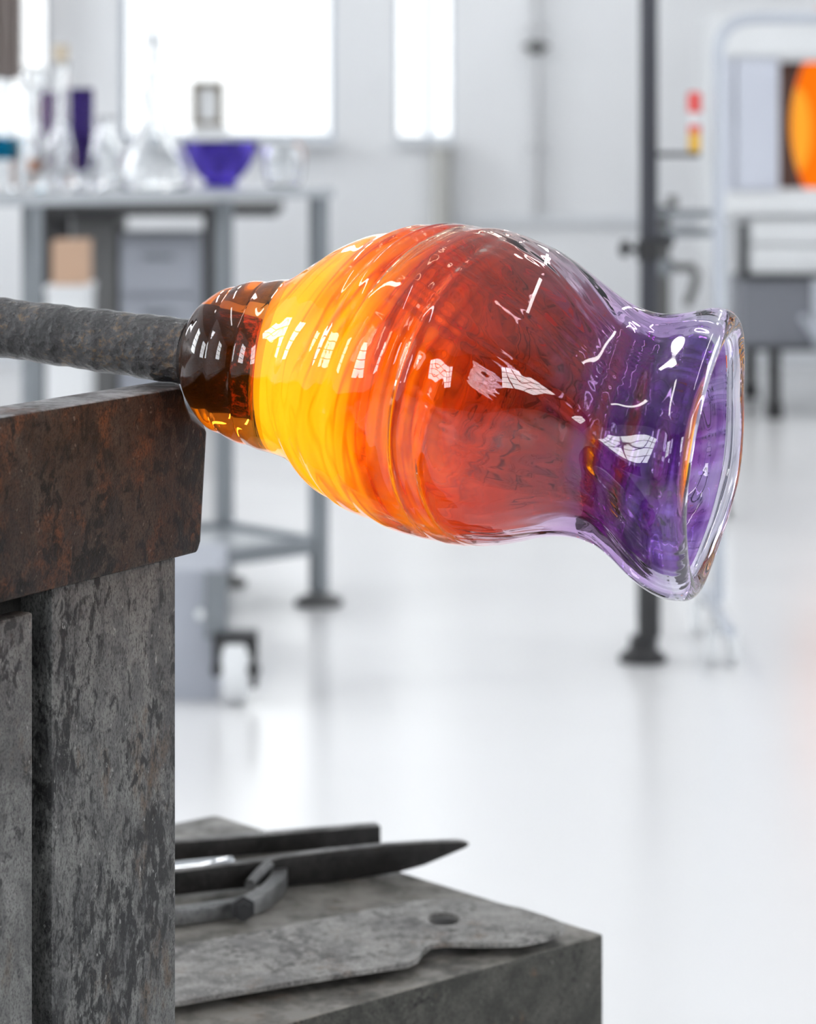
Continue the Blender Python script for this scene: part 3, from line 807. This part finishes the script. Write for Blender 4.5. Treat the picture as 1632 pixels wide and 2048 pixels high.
# ------------------------------------------------------------------ grey workshop table with glassware
TZ = .91
TR = np.array([-.18, 6.317]); TU = np.array([-.746, -.666]); TV = np.array([-.666, .746])
tpos = lambda a, b: TR + TU * a + TV * b
tbl = thing('workshop_table', 'grey steel workshop table crowded with glassware beside the bench', 'table', (-.6, 6.2, 0))
part('table_top', prism([tpos(-.015, -.015), tpos(1.05, -.015), tpos(1.05, .50), tpos(-.015, .50)], TZ - .022, TZ), M['top_steel'], tbl, bevel=.002)
def leg(a, b, w=.016, z0=.03, z1=TZ - .0225, m='grey_steel'):
    c = tpos(a, b); o = part('leg', obox(c, TU, w, w, z0, z1), M[m], tbl, bevel=.002)
    part('levelling_foot', lathe([(.052, 0.001), (.052, .012), (.03, .022), (.012, .03)], (c[0], c[1], 0), 24), M['foot'], o)
for a, b in ((.01, .01), (.76, .01), (.01, .344), (.76, .344)): leg(a, b)
ZSH = .131
for a0_, b0_, a1_, b1_ in ((.03, .01, .74, .01), (.01, .03, .01, .325), (.76, .03, .76, .325), (.03, .344, .74, .344)):
    p, q = tpos(a0_, b0_), tpos(a1_, b1_)
    part('shelf_rail', obox((p + q) / 2, q - p, np.linalg.norm(q - p) / 2, .013, ZSH - .017, ZSH + .017), M['grey_steel'], tbl, bevel=.002)
part('shelf', prism([tpos(.025, .024), tpos(.745, .024), tpos(.745, .33), tpos(.025, .33)], ZSH - .004, ZSH + .004), M['top_steel'], tbl)

def tp3(x, d): return np.array([(x - CX) / F_PX * d, d, TZ + .0004])
def px(v, d): return v / F_PX * d
def vessel(name, x, d, outline, mat, label, cat, wall=.004, group=None, extra=None, seg=36):
    """outline: (half width px, row px) from base to rim; hollow, with a thick foot"""
    c = tp3(x, d); zf = lambda y: EYE - (y - HZ) / F_PX * d - c[2]
    base_off = -zf(outline[0][1])
    pr = [(px(r, d), max(0, zf(y) + base_off)) for r, y in outline]
    pr = [(float(a), float(b)) for a, b in smoothprof(pr, 36)]
    inn = [(max(r - wall, .0005), h) for r, h in pr if h > .008]
    prof = [(.0002, 0)] + pr + [(pr[-1][0] - wall / 2, pr[-1][1] + wall * .4)] + inn[::-1] + [(.0002, inn[0][1])]
    t = thing(name, label, cat, tuple(map(float, c)), group)
    part('vessel_body', lathe(prof, c, seg), M[mat], t, 50)
    if extra: extra(t, c, d, zf, base_off)
    return t
# big conical decanter with a ball neck
vessel('decanter', 309, 6.16, [(66, 383), (71, 372), (68, 345), (55, 310), (38, 275), (24, 245), (20, 230), (25, 205), (28, 185), (22, 158), (14, 142), (14, 110), (18, 84)], 'clear',
       'large clear glass decanter with cone body and ball neck, left of the indigo bowl', 'decanter')
vessel('glass_bowl', 441, 6.36, [(30, 373), (34, 368), (30, 364), (46, 350), (60, 330), (72, 304), (79, 285)], 'indigo', 'conical indigo blue glass bowl on a small foot', 'bowl', .006)
def brown_chip(t, c, d, zf, bo):
    part('rim_chip', tube([c + [px(22, d), 0, zf(288) + bo], c + [px(34, d), 0, zf(294) + bo], c + [px(39, d), 0, zf(312) + bo]], .004, 10), M['copper'], t, 40, label='brown edge of the dish')
vessel('glass_dish', 568, 6.30, [(24, 376), (34, 370), (40, 345), (42, 320), (38, 296)], 'clear', 'low clear glass dish at the right corner of the table', 'dish', .005, extra=brown_chip)
vessel('round_vase', 212, 6.20, [(18, 380), (30, 366), (34, 335), (30, 300), (20, 270), (15, 250), (20, 238)], 'clear', 'small round clear vase left of the big decanter', 'vase')
vessel('glass_vase', 163, 6.42, [(14, 373), (19, 350), (21, 320), (23, 280), (24, 230), (24, 180)], 'indigo2', 'dark indigo cylinder vase standing among clear glass', 'vase', .006)
vessel('glass_vase', 94, 6.36, [(12, 374), (14, 340), (14, 280), (14, 186)], 'dusky', 'slim dusky purple cylinder vase behind the tall clear bottle', 'vase', .005)
vessel('glass_bottle', 66, 6.02, [(30, 386), (34, 372), (33, 320), (30, 290), (20, 268), (17, 240), (18, 190), (27, 168), (20, 140)], 'clear', 'tall clear bottle with a ball near the top, left end of the table', 'bottle')
def cork(t, c, d, zf, bo):
    part('stopper', lathe([(px(14, d), zf(128) + bo), (px(16, d), zf(92) + bo)], c, 20), M['cork'], t, 40, label='tan cork stopper')
vessel('glass_bottle', 122, 6.22, [(24, 379), (28, 360), (26, 300), (18, 262), (15, 220), (14, 160), (18, 128)], 'clear', 'clear bottle with a tan cork stopper', 'bottle', extra=cork)
def tealband(t, c, d, zf, bo):
    part('teal_band', lathe([(px(32, d), zf(322) + bo), (px(33, d), zf(280) + bo), (px(30, d), zf(280) + bo), (px(29, d), zf(322) + bo)], c, 32, close=True), M['teal'], t, 50, label='teal glass band')
vessel('glass_jar', 2, 6.00, [(26, 387), (30, 376), (30, 330), (30, 280), (24, 240), (18, 190), (24, 160)], 'clear', 'clear jar with a teal glass band at the far left', 'jar', extra=tealband)
for x, d, r, lab in ((66, 5.90, 26, 'clear glass ball paperweight, leftmost of three on the table edge'), (128, 6.00, 31, 'clear glass ball paperweight, middle of three on the table edge'), (184, 6.02, 28, 'clear glass ball paperweight, rightmost of three on the table edge')):
    c = tp3(x, d); R = px(r, d)
    prof = [(R * .55, 0.0)] + [(R * math.sin(a), R * .8 - R * math.cos(a) * .9) for a in np.linspace(.75, math.pi - .02, 18)]
    single('paperweight', lathe(prof, c, 32), M['clear'], lab, 'paperweight', 50, group='glass paperweights')
vessel('copper_cup', 70, 6.24, [(14, 379), (18, 360), (20, 335), (21, 322)], 'copper', 'small copper cup between the clear bottles', 'cup', .003)

# small square picture frame with its stand, on the window sill
d = RY1 - .06
fz = EYE - (252 - HZ) / F_PX * d
fr = thing('picture_frame', 'small square brown frame standing on the window sill', 'frame', (bx(415), d, ZS))
x0, x1, z1 = (382 - CX) / F_PX * d, (448 - CX) / F_PX * d, EYE - (162 - HZ) / F_PX * d
part('frame_border', join(box(x0, x0 + .026, d, d + .02, fz, z1), box(x1 - .026, x1, d, d + .02, fz, z1), box(x0 + .026, x1 - .026, d, d + .02, z1 - .026, z1), box(x0 + .026, x1 - .026, d, d + .02, fz, fz + .02)), M['brownframe'], fr)
part('mount', box(x0 + .026, x1 - .026, d + .012, d + .018, fz + .02, z1 - .026), M['white'], fr)
part('plinth', box(x0 + .005, x1 + .015, d - .02, d + .035, ZS - .0015, fz - .0005), M['white'], fr, bevel=.003)

# taupe curtain over the left window
v, f = [], []
xa, xb = (-190 - CX) / F_PX * 11.85, (46 - CX) / F_PX * 11.85
nc = 60
for t_ in (0, 1):
    for i in range(nc + 1):
        x = xa + (xb - xa) * i / nc
        y = 11.85 + .025 * math.sin(i * 1.25) + .012 * t_
        for z in (EYE - (160 - HZ) / F_PX * 11.85, 3.4): v.append((x, y, z))
m_ = 2 * (nc + 1)
for i in range(nc):
    a = 2 * i
    f += [(a, a + 2, a + 3, a + 1), (m_ + a, m_ + a + 1, m_ + a + 3, m_ + a + 2), (a, m_ + a, m_ + a + 2, a + 2), (a + 1, a + 3, m_ + a + 3, m_ + a + 1)]
f += [(0, 1, m_ + 1, m_), (2 * nc, m_ + 2 * nc, m_ + 2 * nc + 1, 2 * nc + 1)]
cur = thing('curtain', 'taupe cloth curtain at the top left window', 'curtain', ((xa + xb) / 2, 11.85, 1.18))
part('cloth', (v, f), M['taupe'], cur, 60)
part('curtain_rail', tube([(xa - .1, 11.86, 3.41), (xb + .12, 11.86, 3.41)], .014, 12), M['grey_steel'], cur)
part('rail_bracket', box(xb + .03, xb + .06, 11.86, 11.998, 3.395, 3.425), M['grey_steel'], cur)

# ------------------------------------------------------------------ dark table, cabinets and boxes further back
D2 = 9.9
wx = lambda x, d: (x - CX) / F_PX * d
wz = lambda y, d: EYE - (y - HZ) / F_PX * d
dt = thing('side_table', 'black-topped side table behind the grey workshop table', 'table', (wx(330, D2), D2, 0))
zt2 = wz(410, D2)
part('table_top', box(wx(70, D2), wx(552, D2), D2, D2 + .6, zt2 - .040, zt2), M['black'], dt, bevel=.003)
for x, y in ((420, D2 + .05), (420, D2 + .5), (60 + 30, D2 + .05), (60 + 30, D2 + .5)):
    xx = wx(x, D2); part('leg', box(xx - .026, xx + .026, y, y + .05, 0, zt2 - .0405), M['black'], dt, bevel=.002)
cz = wz(468, 10.1)
cb = thing('pedestal_cabinet', 'pale blue-grey pedestal cabinet under the black side table', 'cabinet', (wx(315, 10.1), 10.25, 0))
part('cabinet_body', box(wx(238, 10.1), wx(398, 10.1), 10.12, 10.48, .03, cz), M['cab'], cb, bevel=.003)
for i in range(3):
    za = .05 + i * (cz - .07) / 3
    dr = part('drawer', box(wx(242, 10.1), wx(394, 10.1), 10.10, 10.119, za, za + (cz - .07) / 3 - .012), M['cab'], cb, bevel=.002)
    part('handle', box(wx(318, 10.1) - .05, wx(318, 10.1) + .05, 10.085, 10.0995, za + .12, za + .132), M['grey_steel'], dr)
part('plinth', box(wx(245, 10.1), wx(392, 10.1), 10.14, 10.46, 0, .0295), M['black'], cb)
cd = thing('pedestal_cabinet', 'dark grey pedestal cabinet beside the pale one under the black table', 'cabinet', (wx(188, 10.1), 10.3, 0))
part('cabinet_body', box(wx(142, 10.1), wx(234, 10.1), 10.12, 10.45, .0, wz(432, 10.1)), M['cabdark'], cd, bevel=.003)
part('door', box(wx(145, 10.1), wx(231, 10.1), 10.10, 10.119, .02, wz(440, 10.1)), M['cabdark'], cd, bevel=.002)
DB = 8.6
st_z = wz(572, DB)
sb = thing('storage_bin', 'white storage bin carrying the cardboard box', 'bin', (wx(140, DB), DB + .12, 0))
part('bin_body', prism([(wx(92, DB), DB), (wx(172, DB), DB), (wx(172, DB), DB + .24), (wx(92, DB), DB + .24)], 0, st_z - .022), M['white'], sb, bevel=.004)
part('lid', box(wx(89, DB), wx(175, DB), DB - .005, DB + .245, st_z - .0215, st_z), M['white'], sb, bevel=.004)
cbx = thing('cardboard_box', 'tan cardboard box on the white storage bin', 'box', (wx(135, DB), DB + .12, st_z))
part('carton', box(wx(102, DB), wx(169, DB), DB + .02, DB + .2, st_z + .0003, wz(484, DB)), M['card'], cbx, bevel=.001)
part('flap', box(wx(103, DB), wx(168, DB), DB + .019, DB + .108, wz(484, DB) + .0003, wz(484, DB) + .003), M['card'], cbx)
# rolling cabinet low under the grey table
DC = 5.30
rc = thing('rolling_cabinet', 'low pale grey rolling cabinet with a black caster in front of the table', 'cabinet', (wx(300, DC), DC + .15, 0))
zc0, zc1 = wz(1428, DC), wz(1142, DC)
part('cabinet_body', box(wx(150, DC), wx(432, DC), DC + .01, DC + .34, zc0 + .02, zc1), M['cab'], rc, bevel=.003)
part('corner_post', box(wx(410, DC), wx(455, DC), DC - .012, DC + .0095, zc0 + .14, zc1), M['grey_steel'], rc, bevel=.002)
kn = part('lock_knob', lathe([(.013, 0), (.015, .006), (.010, .012)], (wx(402, DC), DC + .0095, wz(1230, DC)), 20, (0, -1, 0)), M['chrome'], rc)
cx0, cx1 = wx(428, DC), wx(516, DC)
cst = part('caster_fork', join(box(cx0, cx0 + .012, DC - .03, DC + .02, .05, wz(1262, DC) - .02), box(cx1 - .012, cx1, DC - .03, DC + .02, .03, wz(1262, DC) - .02), box(cx0, cx1, DC - .035, DC + .025, wz(1262, DC) - .035, wz(1262, DC))), M['black'], rc, bevel=.003)
wr = .060
part('wheel', lathe([(wr - .006, -.022), (wr, -.016), (wr, .016), (wr - .006, .022)], ((cx0 + cx1) / 2, DC - .005, wr), 32, (1, 0, 0)), M['white'], cst, 40)
part('axle', tube([(cx0 - .004, DC - .005, wr), (cx1 + .004, DC - .005, wr)], .008, 12), M['black'], cst)
for xx, yy in ((wx(180, DC), DC + .06), (wx(180, DC), DC + .28), (wx(400, DC), DC + .28)):
    part('caster', join(lathe([(.03, -.012), (.03, .012)], (xx, yy, .03), 20, (1, 0, 0)), box(xx - .02, xx + .02, yy - .02, yy + .02, .055, zc0 + .0195)), M['black'], rc)

# ------------------------------------------------------------------ charcoal pole with shelf bracket
DP = 5.68
pxx = wx(1297.5, DP)
pol = thing('steel_pole', 'tall charcoal steel pole on a round floor flange, in front of the furnace', 'pole', (pxx, DP, 0))
part('shaft', tube([(pxx, DP, .03), (pxx, DP, RH - .03)], .0182, 28), M['pole'], pol, 50)
part('floor_flange', lathe([(.047, .001), (.047, .012), (.036, .02), (.026, .03), (.026, .05)], (pxx - .012, DP, 0), 36), M['black'], pol, 40)
part('lower_sleeve', lathe([(.023, .05), (.0235, .17), (.0185, .18)], (pxx, DP, 0), 28), M['black'], pol, 40)
part('ceiling_flange', lathe([(.022, RH - .06), (.05, RH - .02), (.05, RH - .001)], (pxx, DP, 0), 28), M['black'], pol, 40)
kz = wz(500, DP)
part('clamp_collar', lathe([(.024, kz - .02), (.024, kz + .02)], (pxx, DP, 0), 28), M['black'], pol, 40)
part('clamp_knob', lathe([(.006, 0), (.006, .018), (.016, .022), (.018, .034), (.010, .04)], (pxx - .018, DP, kz), 20, (-1, 0, .1)), M['black'], pol, 40)
part('clamp_stub', lathe([(.011, 0), (.011, .03), (.006, .035)], (pxx + .018, DP + .005, wz(472, DP)), 16, (1, 0, -.5)), M['dark_steel'], pol, 40)
ax1 = wx(1398, DP)
ars = part('bracket_arm', box(pxx + .012, ax1, DP - .02, DP + .02, wz(314, DP), wz(304, DP)), M['dark_steel'], pol, bevel=.002)
sx = wx(1389, DP)
sc_ = thing('striped_canister', 'small red and yellow striped canister on the pole bracket', 'canister', (sx, DP, wz(304, DP)))
z_ = lambda y: wz(y, DP) - wz(304, DP) + .0003
cc = (sx, DP, wz(304, DP))
part('yellow_base', lathe([(.0125, z_(304)), (.0125, z_(266))], cc, 24), M['yellow'], sc_, 40)
part('red_band', lathe([(.0125, z_(265.5)), (.0125, z_(250))], cc, 24), M['red'], sc_, 40)
part('white_band', lathe([(.0125, z_(249.5)), (.0125, z_(226))], cc, 24), M['white'], sc_, 40)
part('red_cap', lathe([(.0140, z_(225.5)), (.0145, z_(190)), (.010, z_(184))], cc, 24), M['red'], sc_, 40)

# ------------------------------------------------------------------ light blue-grey tubular frame on casters, right
DA = 5.66
fx = wx(1437, DA)
ztop = wz(36, DA)
fa = thing('tubular_frame', 'pale blue-grey tubular steel frame on white casters, right of the charcoal pole', 'frame', (fx, DA, 0))
pth = [(fx, DA, .12), (fx, DA, ztop - .08)] + arc((fx, DA, ztop - .07), (fx, DA, ztop), (fx + .08, DA, ztop), 10) + [(fx + .09, DA, ztop), (fx + .62, DA, ztop)] + arc((fx + .63, DA, ztop), (fx + .70, DA, ztop), (fx + .70, DA, ztop - .07), 10) + [(fx + .70, DA, .12)]
part('hoop', tube(pth, .0125, 20), M['bluegrey'], fa, 60)
part('foot_tube', tube([(fx, DA - .2, .10), (fx, DA + .35, .10)], .012, 16), M['bluegrey'], fa, 60)
part('foot_tube', tube([(fx + .70, DA - .2, .10), (fx + .70, DA + .35, .10)], .012, 16), M['bluegrey'], fa, 60)
for xx in (fx + .005, fx + .70):
    for yy in (DA - .01, DA + .30):
        cs = part('caster', join(box(xx - .012, xx + .012, yy - .015, yy + .015, .062, .0995)), M['stainless'], fa, bevel=.002)
        for s_ in (-1, 1):
            part('wheel', lathe([(.030, -.010), (.037, -.006), (.037, .006), (.030, .010)], (xx + s_ * .020, yy, .0375), 28, (1, 0, 0)), M['white'], cs, 40)

# ------------------------------------------------------------------ yoke stand behind the pole
DY = 7.6
ys = thing('yoke_stand', 'grey yoke stand with dark iron hooks between the pole and the furnace', 'stand', (wx(1365, DY), DY, 0))
for y_, m_ in ((428, 'grey_steel'), (466, 'grey_steel')):
    part('cross_bar', box(wx(1318, DY), wx(1436, DY), DY, DY + .03, wz(y_ + 8, DY), wz(y_ - 8, DY)), M[m_], ys, bevel=.003)
part('upright', box(wx(1318, DY), wx(1342, DY), DY + .031, DY + .06, 0, wz(412, DY)), M['hookdark'], ys, bevel=.003)
part('upright', box(wx(1446, DY), wx(1464, DY), DY + .031, DY + .06, 0, wz(440, DY)), M['stainless'], ys, bevel=.003)
part('base_bar', box(wx(1318, DY), wx(1464, DY), DY + .0305, DY + .061, .0, .04), M['hookdark'], ys)
part('hook', tube([P(1336, 530, DY), P(1360, 536, DY), P(1384, 534, DY), P(1392, 548, DY), P(1388, 575, DY), P(1378, 600, DY), P(1374, 612, DY)], .012, 12), M['hookdark'], ys, 60)
part('hook_arm', box(wx(1320, DY), wx(1345, DY), DY - .01, DY + .0305, wz(550, DY), wz(520, DY)), M['grey_steel'], ys, bevel=.003)
part('bolt_knob', lathe([(.014, 0), (.014, .03)], P(1345, 415, DY), 16, (0, 0, 1)), M['hookdark'], ys, 40)

# ------------------------------------------------------------------ furnace at the right edge
DF = 10.0
fxx = lambda x: wx(x, DF); fzz = lambda y: wz(y, DF)
fu = thing('glory_hole_furnace', 'white enamelled glass furnace glowing orange through its square door opening', 'furnace', (fxx(1690), DF + .4, 0))
L, Rr = 1448, 1960
o0, o1, oz0, oz1 = fxx(1560), fxx(1850), fzz(378), fzz(123)
yb = DF + .85
zb, zt3 = fzz(548), fzz(24)
part('front_plate', join(box(fxx(L), o0, DF + .02, DF + .08, zb, zt3), box(o1, fxx(Rr), DF + .02, DF + .08, zb, zt3), box(o0, o1, DF + .02, DF + .08, zb, oz0), box(o0, o1, DF + .02, DF + .08, oz1, zt3)), M['furn'], fu)
part('cabinet_body', join(box(fxx(L), fxx(L) + .04, DF + .0805, yb, zb, zt3), box(fxx(Rr) - .04, fxx(Rr), DF + .0805, yb, zb, zt3), box(fxx(L) + .04, fxx(Rr) - .04, DF + .0805, yb, zt3 - .04, zt3),
     box(fxx(L) + .04, fxx(Rr) - .04, DF + .0805, yb, zb, zb + .04), box(fxx(L) + .04, fxx(Rr) - .04, yb - .04, yb, zb + .04, zt3 - .04)), M['furn'], fu)
part('top_hood', extrude([(fxx(L - 4), DF, fzz(112)), (fxx(Rr), DF, fzz(112)), (fxx(Rr), DF, zt3 + .01), (fxx(L + 30), DF, zt3 + .01), (fxx(L + 4), DF, zt3 - .02), (fxx(L - 4), DF, zt3 - .08)], (0, .0195, 0)), M['furn'], fu, bevel=.006)
part('door_panel', box(fxx(1472), fxx(1556), DF - .012, DF + .0195, fzz(380), fzz(118)), M['furnpanel'], fu, bevel=.004, label='pale blue-grey door panel')
part('side_trim', box(fxx(1450), fxx(1466), DF - .006, DF + .0195, fzz(420), fzz(116)), M['furnpanel'], fu, bevel=.004)
part('sill_ledge', box(fxx(L), fxx(Rr), DF - .05, DF + .0195, fzz(428), fzz(384)), M['furn'], fu, bevel=.006)
part('lower_panel', box(fxx(1500), fxx(Rr), DF - .01, DF + .0195, fzz(486), fzz(436)), M['furn'], fu, bevel=.004)
part('lower_panel', box(fxx(1500), fxx(Rr), DF - .02, DF + .0195, fzz(546), fzz(492)), M['furn'], fu, bevel=.004)
part('vent_strut', box(fxx(1478), fxx(1494), DF - .012, DF + .0195, fzz(560), fzz(446)), M['dark_steel'], fu, bevel=.003)
# refractory cheeks leaving a rounded mouth behind the square opening, and the hot chamber
ocx, ocz = (o0 + o1) / 2, (oz0 + oz1) / 2
R_ = px(300, DF); ccx = fxx(1588) + R_
for sgn in (1, -1):
    hz_ = (oz1 - oz0) / 2 + .05
    am = math.asin(hz_ / R_)
    poly = [(ocx + sgn * (o0 - .06 - ocx), DF + .085, ocz + hz_)] + [(ocx + sgn * (ccx - R_ * math.cos(a) - ocx), DF + .085, ocz + R_ * math.sin(a)) for a in np.linspace(am, -am, 24)] + [(ocx + sgn * (o0 - .06 - ocx), DF + .085, ocz - hz_)]
    part('refractory_cheek', extrude(poly, (0, .12, 0)), M['refract'], fu, label='dark brown firebrick')
part('refractory_arch', box(o0 - .06, o1 + .06, DF + .085, DF + .205, oz1 + .0505, oz1 + .09), M['refract'], fu)
part('refractory_hearth', box(o0 - .06, o1 + .06, DF + .085, DF + .205, oz0 - .09, oz0 - .0505), M['refract'], fu)
gp = [(.02, .55)] + [(.42 * math.sin(a), .17 + .38 * math.cos(a)) for a in np.linspace(.1, math.pi / 2, 14)]
hv, hf = lathe([(r_, h_) for r_, h_ in gp], (ocx, DF + .04, ocz), 40, (0, 1, 0))
part('hot_chamber', (hv, hf[:-1]), M['hot'], fu, 60, label='glowing orange chamber')
part('hot_core', lathe([(.05 * math.sin(a), -.15 * math.cos(a)) for a in np.linspace(.05, math.pi - .05, 16)], (fxx(1617), DF + .30, ocz - .02), 28), M['hotter'], fu, 60, label='yellow-hot core')
# stand under the furnace
part('burner_box', box(fxx(1482), fxx(1622), DF - .04, DF + .5, fzz(690), fzz(556)), M['bin'], fu, bevel=.004, label='grey burner box')
part('box_lip', box(fxx(1478), fxx(1700), DF - .06, DF + .5, fzz(555.5), fzz(549)), M['black'], fu)
part('under_rail', box(fxx(1486), fxx(1960), DF - .05, DF + .5, fzz(700), fzz(690.5)), M['dark_steel'], fu)
for xx in (1550, 1900):
    for yy in (DF + .0, DF + .7):
        lg = part('leg', box(fxx(xx - 12), fxx(xx + 12), yy, yy + .045, .05, fzz(700.5) if yy < DF + .4 else zb - .0005), M['black'], fu, bevel=.003)
        part('foot', box(fxx(xx - 16), fxx(xx + 16), yy - .008, yy + .053, .0, .0495), M['black'], lg)
part('side_post', box(fxx(1624), fxx(1650), DF - .06, DF - .041, .25, fzz(560)), M['bluegrey'], fu, bevel=.003)
part('side_post_foot', tube([(fxx(1637), DF - .05, .26), (fxx(1596), DF - .12, .36)], .012, 12), M['bluegrey'], fu, 60)

# ------------------------------------------------------------------ services on the far wall
xp = bx(1072)
cp = thing('wall_conduit', 'thin grey vertical conduit with a dark valve on the far white wall', 'conduit', (xp, RY1 - .03, zr + .02))
part('conduit_tube', tube([(xp, RY1 - .03, zr + .022), (xp, RY1 - .03, 3.9)], .017, 16), M['conduit'], cp, 60)
zv = wz(95, RY1 - .03)
part('valve_body', lathe([(.028, -.025), (.036, 0), (.028, .025)], (xp, RY1 - .03, zv), 20), M['hookdark'], cp, 60)
part('valve_lever', box(xp - .055, xp + .05, RY1 - .075, RY1 - .0665, zv - .006, zv + .012), M['hookdark'], cp)
part('pipe_clip', box(xp - .03, xp + .03, RY1 - .052, RY1 - .002, wz(60, 12), wz(50, 12)), M['conduit'], cp)
part('pipe_clip', box(xp - .03, xp + .03, RY1 - .052, RY1 - .002, wz(300, 12), wz(290, 12)), M['conduit'], cp)
xd = bx(883)
rp = thing('heating_riser', 'broad warm-grey pipe rising to the narrow window', 'pipe', (xd, RY1 - .07, 0))
part('riser_tube', tube([(xd, RY1 - .065, .02), (xd, RY1 - .065, ZS - .05)], .044, 24), M['riser'], rp, 60)
part('riser_cap', lathe([(.05, ZS - .05), (.05, ZS - .034)], (xd, RY1 - .065, 0), 24), M['riser'], rp, 40)
part('riser_base', lathe([(.058, 0.001), (.058, .02)], (xd, RY1 - .065, 0), 24), M['riser'], rp, 40)
